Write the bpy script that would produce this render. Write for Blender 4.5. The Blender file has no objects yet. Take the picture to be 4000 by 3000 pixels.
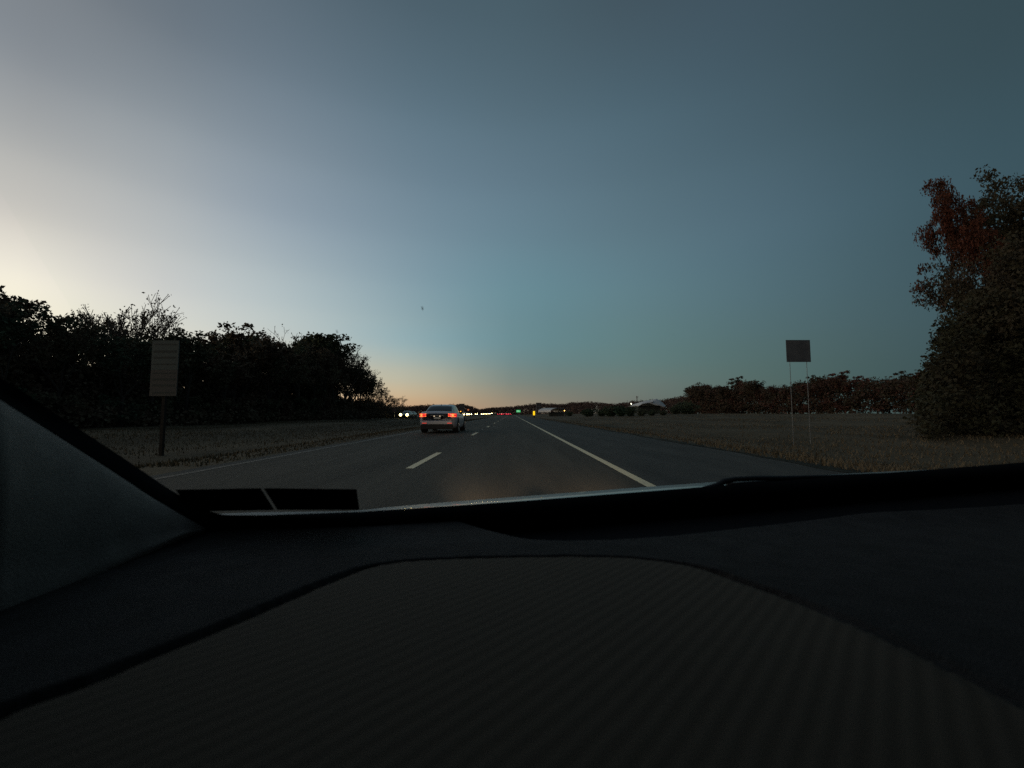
import bpy, bmesh, math, random
import numpy as np
from mathutils import Vector, Matrix

random.seed(7)
rng = np.random.default_rng(7)
S = bpy.context.scene
COL = S.collection

# ------------------------------------------------------------------ camera
F = 1650.0                 # focal length in pixels of the 4000 px wide photograph
EYE = 0.95                 # lens height above the road
PITCH = math.radians(4.06)
cd = bpy.data.cameras.new('camera'); cam = bpy.data.objects.new('camera', cd); COL.objects.link(cam)
cd.sensor_fit = 'HORIZONTAL'; cd.sensor_width = 36.0; cd.lens = 36.0 * F / 4000.0
cd.clip_start = 0.02; cd.clip_end = 6000
cam.location = (0, 0, EYE); cam.rotation_euler = (math.pi / 2 + PITCH, 0, 0)
S.camera = cam

def ray(px, py):
    a, b = (px - 2000) / F, -(py - 1500) / F
    c, s = math.cos(PITCH), math.sin(PITCH)
    return Vector((a, c - b * s, s + b * c))

def P(px, py, y):            # world point seen at a photo pixel, at distance y ahead
    d = ray(px, py)
    return Vector((0, 0, EYE)) + d * (y / d.y)

def X(px, y):                # sideways position at horizon height
    return P(px, 1617, y).x

def ZT(py, y):               # height at distance y straight ahead
    return P(2000, py, y).z

# ------------------------------------------------------------------ world (dusk sky)
def lin(c):
    out = []
    for v in c:
        v = v / 255.0
        out.append(v / 12.92 if v <= 0.04045 else ((v + 0.055) / 1.055) ** 2.4)
    return tuple(out) + (1.0,)

W = bpy.data.worlds.new('World'); S.world = W; W.use_nodes = True
nt = W.node_tree; nt.nodes.clear()
wo = nt.nodes.new('ShaderNodeOutputWorld'); bg = nt.nodes.new('ShaderNodeBackground')
nt.links.new(bg.outputs[0], wo.inputs[0])
tc = nt.nodes.new('ShaderNodeTexCoord')
sp = nt.nodes.new('ShaderNodeSeparateXYZ'); nt.links.new(tc.outputs['Generated'], sp.inputs[0])
def M(op, a, b=None, c=None, clamp=False):
    n = nt.nodes.new('ShaderNodeMath'); n.operation = op; n.use_clamp = clamp
    for i, v in enumerate((a, b, c)):
        if v is None: continue
        if isinstance(v, (int, float)): n.inputs[i].default_value = v
        else: nt.links.new(v, n.inputs[i])
    return n.outputs[0]
elev = M('DIVIDE', M('ARCSINE', sp.outputs['Z']), math.pi / 2)          # 0 at the horizon, 1 overhead
az = M('MULTIPLY', M('ARCTAN2', sp.outputs['X'], sp.outputs['Y']), 180 / math.pi)   # degrees, + to the right

def ramp(stops):
    n = nt.nodes.new('ShaderNodeValToRGB'); r = n.color_ramp; r.interpolation = 'B_SPLINE' if False else 'EASE'
    r.interpolation = 'LINEAR'
    stops = sorted(stops)
    r.elements[0].position = stops[0][0]; r.elements[0].color = lin(stops[0][1])
    r.elements[1].position = stops[-1][0]; r.elements[1].color = lin(stops[-1][1])
    for p, c in stops[1:-1]:
        e = r.elements.new(p); e.color = lin(c)
    nt.links.new(elev, n.inputs[0])
    return n.outputs[0]

def column(px, samples):
    out = []
    for py, c in samples:
        d = ray(px, py).normalized()
        out.append((max(0.0, math.asin(d.z)) / (math.pi / 2), c))
    return out
# dusk colours by elevation (afterglow low in the west, left of the road; deep teal to the right)
SKY = [
    (-100, [(0.0, (255, 225, 170)), (0.12, (250, 238, 205)), (0.3, (170, 175, 180)), (0.55, (95, 108, 122)), (1.0, (62, 80, 92))]),
    (-50.5, column(0, [(1617, (255, 224, 170)), (1300, (250, 240, 212)), (1120, (245, 240, 219)), (1015, (237, 231, 217)), (840, (208, 204, 196)), (340, (150, 155, 160)), (0, (126, 132, 139))]) + [(0.75, (80, 95, 106)), (1.0, (60, 78, 90))]),
    (-42.3, column(500, [(1617, (245, 204, 150)), (1400, (236, 226, 202)), (1280, (226, 223, 209)), (1120, (212, 211, 206)), (840, (184, 187, 188)), (340, (137, 146, 154)), (0, (109, 119, 129))]) + [(1.0, (60, 77, 88))]),
    (-31.2, column(1000, [(1617, (228, 178, 130)), (1450, (214, 202, 178)), (1280, (196, 204, 202)), (1120, (182, 193, 196)), (840, (152, 165, 176)), (340, (115, 130, 143)), (0, (92, 107, 119))]) + [(1.0, (60, 77, 88))]),
    (-13.6, column(1600, [(1610, (198, 154, 118)), (1555, (201, 175, 141)), (1480, (186, 184, 164)), (1350, (150, 174, 178)), (1120, (134, 159, 170)), (840, (118, 140, 155)), (340, (91, 113, 127)), (0, (78, 97, 109))]) + [(1.0, (60, 76, 86))]),
    (0, column(2000, [(1617, (160, 138, 116)), (1560, (148, 138, 120)), (1480, (124, 138, 132)), (1350, (110, 142, 148)), (1120, (108, 141, 152)), (840, (104, 129, 144)), (340, (83, 105, 118)), (0, (73, 93, 104))])),
    (16.9, column(2500, [(1617, (106, 108, 100)), (1515, (108, 120, 114)), (1400, (97, 125, 125)), (1120, (96, 126, 136)), (840, (91, 116, 129)), (340, (76, 99, 112)), (0, (68, 86, 97))])),
    (31.2, column(3000, [(1617, (86, 100, 94)), (1450, (83, 106, 104)), (1120, (83, 110, 120)), (840, (81, 106, 119)), (340, (70, 92, 104)), (0, (64, 82, 94))])),
    (50.5, column(4000, [(1617, (58, 76, 78)), (1200, (62, 84, 91)), (600, (61, 85, 95)), (0, (56, 75, 83))]) + [(1.0, (56, 74, 84))]),
    (110, [(0.0, (48, 56, 64)), (0.2, (52, 62, 72)), (1.0, (54, 72, 82))]),
]
ELV = [0, .012, .025, .045, .07, .10, .14, .19, .25, .32, .40, .5, .65, 1.0]
def tbl(sm):
    sm = sorted(sm); e = [q[0] for q in sm]; L = np.array([lin(q[1])[:3] for q in sm])
    return np.stack([np.interp(ELV, e, L[:, j]) for j in range(3)], 1)
TB = np.array([tbl(q) for _, q in SKY]); AZ = np.array([a for a, _ in SKY], float)
def az_interp(a):            # smooth (Hermite) blend of the colour columns round the horizon
    i = int(np.clip(np.searchsorted(AZ, a) - 1, 0, len(AZ) - 2))
    i0, i3 = max(i - 1, 0), min(i + 2, len(AZ) - 1); h = AZ[i + 1] - AZ[i]; t = (a - AZ[i]) / h
    m1 = (TB[i + 1] - TB[i0]) / (AZ[i + 1] - AZ[i0]) * h; m2 = (TB[i3] - TB[i]) / (AZ[i3] - AZ[i]) * h
    return np.clip((2*t**3-3*t**2+1)*TB[i] + (t**3-2*t**2+t)*m1 + (-2*t**3+3*t**2)*TB[i+1] + (t**3-t**2)*m2, 0, 1)
GA = list(np.arange(-100, -60, 10)) + list(np.arange(-60, 61, 5)) + [75, 90, 110]
def ramp2(T):
    n = nt.nodes.new('ShaderNodeValToRGB'); r = n.color_ramp; r.interpolation = 'CARDINAL'
    r.elements[0].position = ELV[0]; r.elements[0].color = (*T[0], 1); r.elements[1].position = ELV[-1]; r.elements[1].color = (*T[-1], 1)
    for p, c in list(zip(ELV, T))[1:-1]: e = r.elements.new(p); e.color = (*c, 1)
    nt.links.new(elev, n.inputs[0]); return n.outputs[0]
cols = [ramp2(az_interp(a)) for a in GA]
cur = cols[0]
for i in range(1, len(GA)):
    t = M('DIVIDE', M('SUBTRACT', az, float(GA[i - 1])), float(GA[i] - GA[i - 1]), clamp=True)
    mx = nt.nodes.new('ShaderNodeMix'); mx.data_type = 'RGBA'
    nt.links.new(t, mx.inputs[0]); nt.links.new(cur, mx.inputs[6]); nt.links.new(cols[i], mx.inputs[7])
    cur = mx.outputs[2]
# close the circle behind the car
t = M('DIVIDE', M('SUBTRACT', M('MULTIPLY', az, -1.0), 100.0), 80.0, clamp=True)
mx = nt.nodes.new('ShaderNodeMix'); mx.data_type = 'RGBA'
nt.links.new(t, mx.inputs[0]); nt.links.new(cur, mx.inputs[6]); nt.links.new(cols[-1], mx.inputs[7]); cur = mx.outputs[2]
# physical sky with the sun just gone, added faintly
sky = nt.nodes.new('ShaderNodeTexSky'); sky.sky_type = 'NISHITA'; sky.sun_disc = False
sky.sun_elevation = math.radians(0.0); sky.sun_rotation = math.radians(-75)
vm = nt.nodes.new('ShaderNodeVectorMath'); vm.operation = 'SCALE'; vm.inputs['Scale'].default_value = 0.0012
nt.links.new(sky.outputs[0], vm.inputs[0])
ad = nt.nodes.new('ShaderNodeVectorMath'); ad.operation = 'ADD'
nt.links.new(cur, ad.inputs[0]); nt.links.new(vm.outputs[0], ad.inputs[1])
nt.links.new(ad.outputs[0], bg.inputs[0]); bg.inputs[1].default_value = 1.0

sl = bpy.data.lights.new('sun', 'SUN'); sl.energy = 0.05; sl.angle = math.radians(20); sl.color = (1, 0.8, 0.6)
so = bpy.data.objects.new('sun', sl); COL.objects.link(so)
so.rotation_euler = (math.radians(86), 0, math.radians(75 + 180 - 180)); so.location = (-20, 5, 20)
so.rotation_euler = Vector((math.sin(math.radians(75)), -math.cos(math.radians(75)), -0.07)).to_track_quat('-Z', 'Y').to_euler()

cd.dof.use_dof = True; cd.dof.focus_distance = 60; cd.dof.aperture_fstop = 6.0
S.cycles.use_denoising = False
S.view_settings.view_transform = 'Standard'; S.view_settings.look = 'None'
S.view_settings.exposure = 0; S.view_settings.gamma = 1
S.cycles.sample_clamp_indirect = 0.07; S.cycles.max_bounces = 6; S.cycles.transparent_max_bounces = 12

# ------------------------------------------------------------------ materials
def mat(name, color, rough=0.8, spec=0.3, metal=0.0, emit=None, estr=0.0, coat=0.0):
    m = bpy.data.materials.new(name); m.use_nodes = True
    b = m.node_tree.nodes['Principled BSDF']
    b.inputs['Base Color'].default_value = (*color, 1); b.inputs['Roughness'].default_value = rough
    b.inputs['Specular IOR Level'].default_value = spec; b.inputs['Metallic'].default_value = metal
    b.inputs['Coat Weight'].default_value = coat
    if emit:
        b.inputs['Emission Color'].default_value = (*emit, 1); b.inputs['Emission Strength'].default_value = estr
    return m

def noisy(m, c1, c2, scale, detail=6, coord='Object', stretch=(1, 1, 1), bump=0.0, bscale=None, lo=0.35, hi=0.65):
    n = m.node_tree; b = n.nodes['Principled BSDF']
    t = n.nodes.new('ShaderNodeTexCoord'); mp = n.nodes.new('ShaderNodeMapping'); mp.inputs['Scale'].default_value = stretch
    n.links.new(t.outputs[coord], mp.inputs[0])
    nz = n.nodes.new('ShaderNodeTexNoise'); nz.inputs['Scale'].default_value = scale; nz.inputs['Detail'].default_value = detail
    nz.inputs['Roughness'].default_value = 0.65
    n.links.new(mp.outputs[0], nz.inputs[0])
    r = n.nodes.new('ShaderNodeValToRGB'); r.color_ramp.elements[0].position = lo; r.color_ramp.elements[1].position = hi
    r.color_ramp.elements[0].color = (*c1, 1); r.color_ramp.elements[1].color = (*c2, 1)
    n.links.new(nz.outputs[0], r.inputs[0]); n.links.new(r.outputs[0], b.inputs['Base Color'])
    if bump:
        n2 = n.nodes.new('ShaderNodeTexNoise'); n2.inputs['Scale'].default_value = bscale or scale * 4; n2.inputs['Detail'].default_value = 4
        n.links.new(mp.outputs[0], n2.inputs[0])
        bp = n.nodes.new('ShaderNodeBump'); bp.inputs['Strength'].default_value = bump; bp.inputs['Distance'].default_value = 0.02
        n.links.new(n2.outputs[0], bp.inputs['Height']); n.links.new(bp.outputs[0], b.inputs['Normal'])
    return m, r

def leafmat(name, stops):
    m = mat(name, (0.05, 0.05, 0.03), 0.85, 0.1); n = m.node_tree; b = n.nodes['Principled BSDF']
    oi = n.nodes.new('ShaderNodeObjectInfo'); g = n.nodes.new('ShaderNodeNewGeometry')
    tcn = n.nodes.new('ShaderNodeTexCoord'); nz = n.nodes.new('ShaderNodeTexNoise'); nz.inputs['Scale'].default_value = 0.5
    n.links.new(tcn.outputs['Object'], nz.inputs[0])
    a = n.nodes.new('ShaderNodeMath'); a.operation = 'MULTIPLY_ADD'; a.inputs[1].default_value = 0.25
    n.links.new(g.outputs['Random Per Island'], a.inputs[0]); n.links.new(oi.outputs['Random'], a.inputs[2])
    a2 = n.nodes.new('ShaderNodeMath'); a2.operation = 'MULTIPLY_ADD'; a2.inputs[1].default_value = 0.9; a2.inputs[2].default_value = -0.45
    n.links.new(nz.outputs[0], a2.inputs[0])
    a3 = n.nodes.new('ShaderNodeMath'); a3.operation = 'ADD'; n.links.new(a.outputs[0], a3.inputs[0]); n.links.new(a2.outputs[0], a3.inputs[1])
    r = n.nodes.new('ShaderNodeValToRGB'); els = r.color_ramp.elements
    els[0].position = stops[0][0]; els[0].color = (*stops[0][1], 1); els[1].position = stops[-1][0]; els[1].color = (*stops[-1][1], 1)
    for p, c in stops[1:-1]: e = els.new(p); e.color = (*c, 1)
    n.links.new(a3.outputs[0], r.inputs[0]); n.links.new(r.outputs[0], b.inputs['Base Color'])
    return m

asphalt, _ = noisy(mat('asphalt', (0.08,) * 3, 0.85, 0.15), (0.066, 0.055, 0.041), (0.116, 0.097, 0.074), 1.1, 10, stretch=(1, 0.07, 1), bump=0.5, bscale=60)
asphalt_old, _ = noisy(mat('shoulder_asphalt', (0.09,) * 3, 0.85, 0.15), (0.062, 0.056, 0.048), (0.096, 0.087, 0.075), 1.2, 9, stretch=(1, 0.2, 1), bump=0.5, bscale=50)
def wear(m, c, dark, sc=9):
    noisy(m, dark, c, sc, 8, lo=0.30, hi=0.48); return m
paint_w = wear(mat('white_line_paint', (0.8, 0.78, 0.72), 0.6), (0.97, 0.78, 0.48), (0.74, 0.59, 0.37))
paint_y = wear(mat('yellow_line_paint', (0.6, 0.42, 0.1), 0.6), (0.12, 0.09, 0.055), (0.06, 0.05, 0.04), 5)
grass_m, _ = noisy(mat('dry_grass', (0.15, 0.12, 0.07), 0.95, 0.1), (0.072, 0.057, 0.036), (0.165, 0.126, 0.082), 0.16, 10, stretch=(1.6, 0.5, 1), bump=1.0, bscale=6)
edge_m, _ = noisy(mat('soil_edge', (0.04, 0.035, 0.03), 0.95, 0.1), (0.02, 0.02, 0.016), (0.06, 0.055, 0.04), 1.5, 8)
blade_m = leafmat('grass_blades', [(0.1, (0.10, 0.079, 0.047)), (0.6, (0.15, 0.112, 0.07)), (1.0, (0.18, 0.135, 0.086))])
bark = noisy(mat('bark', (0.07, 0.06, 0.05), 0.9, 0.1), (0.03, 0.027, 0.022), (0.10, 0.085, 0.07), 6, 6, stretch=(1, 1, 0.2))[0]
bark_pale = noisy(mat('pale_bark', (0.2, 0.17, 0.14), 0.9, 0.1), (0.14, 0.11, 0.09), (0.27, 0.22, 0.18), 5, 6, stretch=(1, 1, 0.2))[0]
leaf_dark = leafmat('dark_leaves', [(0.0, (0.085, 0.10, 0.055)), (0.5, (0.12, 0.11, 0.07)), (0.9, (0.15, 0.11, 0.075))])
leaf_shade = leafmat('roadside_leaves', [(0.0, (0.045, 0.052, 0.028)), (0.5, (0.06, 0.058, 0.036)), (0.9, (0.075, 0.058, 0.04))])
leaf_rust = leafmat('rust_leaves', [(0.0, (0.13, 0.058, 0.045)), (0.35, (0.105, 0.068, 0.05)), (0.7, (0.075, 0.066, 0.045)), (1.0, (0.15, 0.062, 0.05))])
leaf_red = leafmat('red_leaves', [(0.0, (0.17, 0.045, 0.032)), (0.6, (0.12, 0.045, 0.03)), (1.0, (0.07, 0.05, 0.03))])
leaf_green = leafmat('evergreen_leaves', [(0.0, (0.05, 0.085, 0.05)), (1.0, (0.085, 0.095, 0.06))])
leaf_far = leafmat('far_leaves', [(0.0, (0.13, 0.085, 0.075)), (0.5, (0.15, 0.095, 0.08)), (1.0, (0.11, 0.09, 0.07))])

silver = mat('silver_paint', (0.50, 0.50, 0.55), 0.42, 0.5, 0.25, coat=0.4)
dark_paint = mat('dark_paint', (0.03, 0.033, 0.04), 0.3, 0.5, 0.3, coat=0.5)
glass_dark = mat('tinted_glass', (0.012, 0.015, 0.018), 0.08, 0.6)
rubber = mat('rubber', (0.02, 0.02, 0.02), 0.85, 0.3)
black_pl = mat('black_plastic', (0.018, 0.018, 0.02), 0.6, 0.3)
rim_m = mat('alloy', (0.4, 0.4, 0.42), 0.35, 0.5, 0.8)
red_lens = mat('red_lens', (0.12, 0.004, 0.004), 0.2, 0.5, emit=(1, 0.012, 0.03), estr=0.8)
red_lamp = mat('red_lamp', (0.6, 0.05, 0.03), 0.3, 0.5, emit=(1, 0.20, 0.045), estr=2.2)
red_far = mat('far_tail_lamp', (0.6, 0.02, 0.02), 0.3, 0.5, emit=(1, 0.04, 0.08), estr=16)
head_lamp = mat('head_lamp', (0.9, 0.9, 0.8), 0.2, 0.5, emit=(1.0, 0.78, 0.34), estr=32)
amber = mat('amber_lamp', (0.8, 0.4, 0.05), 0.3, 0.5, emit=(1, 0.36, 0.04), estr=6)
reflector = mat('red_reflector', (0.7, 0.03, 0.03), 0.3, 0.5, emit=(1, 0.08, 0.05), estr=0.45)
plate_m = mat('number_plate', (0.5, 0.5, 0.48), 0.5, 0.4)
glint_w = mat('plate_glint', (0.9, 0.8, 0.6), 0.3, 0.5, emit=(1, 0.75, 0.5), estr=1.2)  # emission painted in for headlight reflections, not a lamp
chrome = mat('chrome', (0.7, 0.7, 0.7), 0.2, 0.5, 1.0)
steel = mat('galvanised_steel', (0.3, 0.3, 0.31), 0.5, 0.5, 0.6)
wood_post = noisy(mat('sign_post_wood', (0.1, 0.085, 0.07), 0.9, 0.1), (.03, .026, .022), (.05, .04, .034), 8)[0]

# ------------------------------------------------------------------ mesh helpers
def mesh_obj(name, verts, faces, m, parent=None, smooth=False, loc=None):
    me = bpy.data.meshes.new(name)
    me.from_pydata([tuple(v) for v in verts], [], faces); me.update()
    if smooth: me.polygons.foreach_set('use_smooth', [True] * len(me.polygons))
    for mm in (m if isinstance(m, (list, tuple)) else [m]): me.materials.append(mm)
    o = bpy.data.objects.new(name, me); COL.objects.link(o)
    if parent: o.parent = parent
    if loc is not None: o.location = loc
    return o

class MB:
    def __init__(s): s.v = []; s.f = []
    def box(s, lo, hi, rot=None, origin=(0, 0, 0)):
        b = len(s.v)
        pts = [Vector((x, y, z)) for z in (lo[2], hi[2]) for y in (lo[1], hi[1]) for x in (lo[0], hi[0])]
        if rot is not None: pts = [rot @ p for p in pts]
        o = Vector(origin); s.v += [tuple(p + o) for p in pts]
        s.f += [tuple(b + i for i in q) for q in ((0, 2, 3, 1), (4, 5, 7, 6), (0, 1, 5, 4), (2, 6, 7, 3), (0, 4, 6, 2), (1, 3, 7, 5))]
        return s
    def tube(s, pts, rads, n=6, cap=True):
        pts = [Vector(p) for p in pts]; b = len(s.v)
        if isinstance(rads, (int, float)): rads = [rads] * len(pts)
        for i, p in enumerate(pts):
            d = (pts[min(i + 1, len(pts) - 1)] - pts[max(i - 1, 0)])
            d = d.normalized() if d.length > 1e-9 else Vector((0, 0, 1))
            u = d.cross(Vector((0, 0, 1)) if abs(d.z) < 0.9 else Vector((1, 0, 0))).normalized(); w = d.cross(u)
            for k in range(n):
                a = 2 * math.pi * k / n
                s.v.append(tuple(p + (u * math.cos(a) + w * math.sin(a)) * rads[i]))
        for i in range(len(pts) - 1):
            for k in range(n):
                a0 = b + i * n + k; a1 = b + i * n + (k + 1) % n
                s.f.append((a0, a1, a1 + n, a0 + n))
        if cap:
            s.f.append(tuple(b + k for k in reversed(range(n)))); s.f.append(tuple(b + (len(pts) - 1) * n + k for k in range(n)))
        return s
    def cyl(s, c, axis, r, h, n=20):
        c = Vector(c); a = Vector(axis)
        return s.tube([c - a * h / 2, c + a * h / 2], r, n)
    def grid(s, rows, close=False):
        b = len(s.v); nc = len(rows[0])
        for r in rows: s.v += [tuple(p) for p in r]
        for i in range(len(rows) - 1):
            for k in range(nc - 1 + (1 if close else 0)):
                a0 = b + i * nc + k; a1 = b + i * nc + (k + 1) % nc
                s.f.append((a0, a1, a1 + nc, a0 + nc))
        return s
    def build(s, name, m, parent=None, smooth=False, loc=None):
        return mesh_obj(name, s.v, s.f, m, parent, smooth, loc)

def tag(o, label=None, cat=None, group=None, kind=None):
    if label: o['label'] = label
    if cat: o['category'] = cat
    if group: o['group'] = group
    if kind: o['kind'] = kind
    return o

def empty(name, loc=(0, 0, 0), rz=0.0, label=None, cat=None, group=None):
    o = bpy.data.objects.new(name, None); COL.objects.link(o)
    o.location = loc; o.rotation_euler = (0, 0, rz); o.empty_display_size = 0.3
    return tag(o, label, cat, group)

def copy_tree(src, parent=None):
    c = src.copy(); COL.objects.link(c)
    if parent: c.parent = parent
    for k in ('label', 'category', 'group'):
        if parent is None and k in c.keys() and k != 'category': del c[k]
    for ch in KIDS.get(src.name, []): 
        cc = copy_tree(ch, c)
    return c
KIDS = {}
def register(root):
    ch = [o for o in COL.objects if o.parent == root]
    KIDS[root.name] = ch
    for c in ch: register(c)

# ------------------------------------------------------------------ ground and road
def sstep(a, b, x):
    t = np.clip((x - a) / (b - a), 0, 1); return t * t * (3 - 2 * t)
def gz(x, y):
    x = np.asarray(x, float); y = np.asarray(y, float)
    z = -0.03 - 0.28 * sstep(-6.2, -9.5, x) * sstep(-17, -12, x) + 0.0 * x       # shallow ditch in the median
    z = z + 0.10 * sstep(-16, -26, x) * sstep(140, 90, y)
    z = z - 0.20 * sstep(6.0, 8.5, x) * sstep(13, 10, x)
    z = z + 0.95 * sstep(11, 42, x) * sstep(-400, 0, y)
    far = sstep(7, 12, np.abs(x + 0.5)) * (1 - 0.75 * sstep(-14, -18, x) * sstep(-36, -32, x) * (y > 90))
    z = z + far * 0.10 * (np.sin(x * 0.31 + y * 0.11) * np.sin(y * 0.07 + 1.3) + 0.5 * np.sin(x * 0.9 + 2) * np.sin(y * 0.37))
    z = np.where(np.abs(x) <= 5.2, -0.04, z)
    return z
xs = np.concatenate([np.linspace(-1500, -80, 20), np.linspace(-75, -20, 40), np.linspace(-19, -5.75, 36), [-5.62, -2, 0, 2, 5.52], np.linspace(5.7, 16, 30), np.linspace(16.6, 80, 50), np.linspace(90, 1500, 20)])
ys = np.concatenate([np.linspace(-60, -2, 12), np.linspace(0, 60, 70), np.linspace(61.5, 160, 60), np.linspace(164, 400, 50), np.linspace(420, 3000, 30)])
gx, gy = np.meshgrid(xs, ys); gzv = gz(gx, gy)
V = np.stack([gx, gy, gzv], -1).reshape(-1, 3); nc = len(xs)
Fc = [(i * nc + k, i * nc + k + 1, (i + 1) * nc + k + 1, (i + 1) * nc + k) for i in range(len(ys) - 1) for k in range(nc - 1)]
tag(mesh_obj('ground', V.tolist(), Fc, grass_m, smooth=True), kind='structure')

def strip(name, x0, x1, y0, y1, z, m, step=20, **kw):
    mb = MB(); n = max(2, int((y1 - y0) / step))
    mb.grid([[(x0, y, z), (x1, y, z)] for y in np.linspace(y0, y1, n)])
    return tag(mb.build(name, m), **kw)
strip('road', -5.30, 1.93, -40, 1600, 0.0, asphalt, kind='structure')
mb = MB(); mb.grid([[(1.93, y, 0.0), (5.55 + 0.06 * math.sin(y * 0.7) + 0.04 * math.sin(y * 2.3), y, -0.012)] for y in np.linspace(-40, 1600, 900)])
tag(mb.build('shoulder', asphalt_old), kind='structure')
mb = MB(); mb.grid([[(-5.30, y, 0.0), (-5.62 - 0.03 * math.sin(y * 1.1), y, -0.01)] for y in np.linspace(-40, 1600, 500)])
tag(mb.build('road_edge', asphalt_old), kind='structure')
# rough bare verge along the shoulder's edge
rows = []
for y in np.concatenate([np.linspace(2, 120, 500), np.linspace(121, 500, 200)]):
    a = 5.52 + 0.07 * math.sin(y * 0.7) + 0.05 * math.sin(y * 3.1); b = 5.90 + 0.10 * math.sin(y * 0.9 + 1) + 0.08 * math.sin(y * 4.3)
    rows.append([(a, y, -0.006), (a + .04, y, -0.001), (b, y, -0.022)])
mb = MB(); mb.grid(rows); tag(mb.build('verge', edge_m), kind='structure')
# markings
strip('edge_line_marking', 1.76, 1.90, 1.0, 900, 0.004, paint_w, 8, kind='structure')
strip('yellow_line_marking', -5.26, -5.14, -10, 900, 0.004, paint_y, 8, kind='structure')
k = 0; y = 7.45 - 11.55 * 2
mbd = MB()
while y < 700:
    L = 3.05
    mbd.v += [(-1.86, y, .004), (-1.72, y, .004), (-1.72, y + L, .004), (-1.86, y + L, .004)]; b = len(mbd.v) - 4
    mbd.f.append((b, b + 1, b + 2, b + 3)); y += 11.55
tag(mbd.build('dashed_line_marking', paint_w), kind='structure')
# small raised reflectors on the lane line (one is seen past the second dash)
for i, yy in enumerate((25.6, 48.7, 71.8)):
    m_ = MB(); m_.box((-.05, -.05, 0), (.05, .05, .006)); m_.v += []
    m_.grid([[(-.05, -.05, .006), (.05, -.05, .006)], [(-.04, -.02, .019), (.04, -.02, .019)], [(-.04, .02, .019), (.04, .02, .019)], [(-.05, .05, .006), (.05, .05, .006)]])
    o = m_.build('road_stud', plate_m, loc=(-1.79, yy, 0.0))
    tag(o, ['small pale stud on the lane line nearest behind the silver car', 'small pale stud on the lane line further up the road', 'small pale stud on the lane line farthest up the road'][i], 'road stud', 'studs on the lane line')
# opposite carriageway beyond the wooded median
pts = [(-95, -60), (-85, 0), (-66, 45), (-44, 90), (-31, 130), (-26, 175), (-25, 300), (-25, 1600)]
def spl(pts, n):
    out = []
    for i in range(len(pts) - 1):
        p0 = pts[max(i - 1, 0)]; p1 = pts[i]; p2 = pts[i + 1]; p3 = pts[min(i + 2, len(pts) - 1)]
        for k in range(n):
            t = k / n
            out.append(tuple(0.5 * ((2 * p1[j]) + (-p0[j] + p2[j]) * t + (2 * p0[j] - 5 * p1[j] + 4 * p2[j] - p3[j]) * t * t + (-p0[j] + 3 * p1[j] - 3 * p2[j] + p3[j]) * t ** 3) for j in range(len(p1))))
    out.append(tuple(pts[-1])); return out
pp = spl(pts[:6], 8) + [(-25.2, 240), (-25, 300), (-25, 330), (-25, 450), (-25, 700), (-25, 1600)]
rows = []
for i, (a, b) in enumerate(pp):
    q = pp[min(i + 1, len(pp) - 1)]; p = pp[max(i - 1, 0)]
    d = Vector((q[0] - p[0], q[1] - p[1], 0)).normalized(); n_ = Vector((d.y, -d.x, 0))
    rows.append([Vector((a, b, 0.12)) + n_ * t for t in (-6.5, 6.5)])
rows = [[Vector((p.x, p.y, .12 + max(0, min(p.y, 700) - 330) * .0045)) for p in r_] for r_ in rows]
mb = MB(); mb.grid(rows); tag(mb.build('opposite_road', asphalt_old), kind='structure')

# ------------------------------------------------------------------ grass tufts (nobody could count them)
def blades(name, pts, hmin, hmax, w, m):
    n = len(pts); pts = np.asarray(pts)
    a = rng.uniform(0, 2 * np.pi, n); h = rng.uniform(hmin, hmax, n); lean = rng.uniform(-.5, .5, (n, 2)) * h[:, None]
    dx = np.cos(a) * w * rng.uniform(.6, 1.4, n); dy = np.sin(a) * w * rng.uniform(.6, 1.4, n)
    z = gz(pts[:, 0], pts[:, 1]) - 0.01
    v = np.empty((n, 3, 3)); v[:, 0] = np.stack([pts[:, 0] - dx, pts[:, 1] - dy, z], 1); v[:, 1] = np.stack([pts[:, 0] + dx, pts[:, 1] + dy, z], 1)
    v[:, 2] = np.stack([pts[:, 0] + lean[:, 0], pts[:, 1] + lean[:, 1], z + h], 1)
    return tris(name, v, m)
def tris(name, v, m, parent=None):
    n, k = v.shape[0], v.shape[1]
    me = bpy.data.meshes.new(name)
    me.vertices.add(n * k); me.vertices.foreach_set('co', v.reshape(-1).astype(np.float32))
    me.loops.add(n * k); me.loops.foreach_set('vertex_index', np.arange(n * k, dtype=np.int32))
    me.polygons.add(n); me.polygons.foreach_set('loop_start', np.arange(0, n * k, k, dtype=np.int32))
    me.update(calc_edges=True); me.validate(); me.materials.append(m)
    o = bpy.data.objects.new(name, me); COL.objects.link(o)
    if parent: o.parent = parent
    return o
n = 32000
yy = 3 + 87 * rng.random(n) ** 1.6; xx = 5.8 + rng.random(n) ** 1.3 * (8 + yy * 0.55)
keep = (np.sin(xx * .6 + yy * .13) + np.sin(yy * .31 - xx * .2) + rng.normal(0, .6, n)) > -0.9
tag(blades('verge_grass', np.stack([xx[keep], yy[keep]], 1), .04, .16, .02, blade_m), kind='stuff')
n = 60000
yy = 8 + 100 * rng.random(n) ** 1.4; xx = -5.8 - rng.random(n) * 20
keep = (np.sin(xx * .8) + np.sin(yy * .21 - xx * .2) * .6 + rng.normal(0, .5, n)) > -0.7
tag(blades('median_grass', np.stack([xx[keep], yy[keep]], 1), .03, .12, .02, blade_m), kind='stuff')

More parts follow.
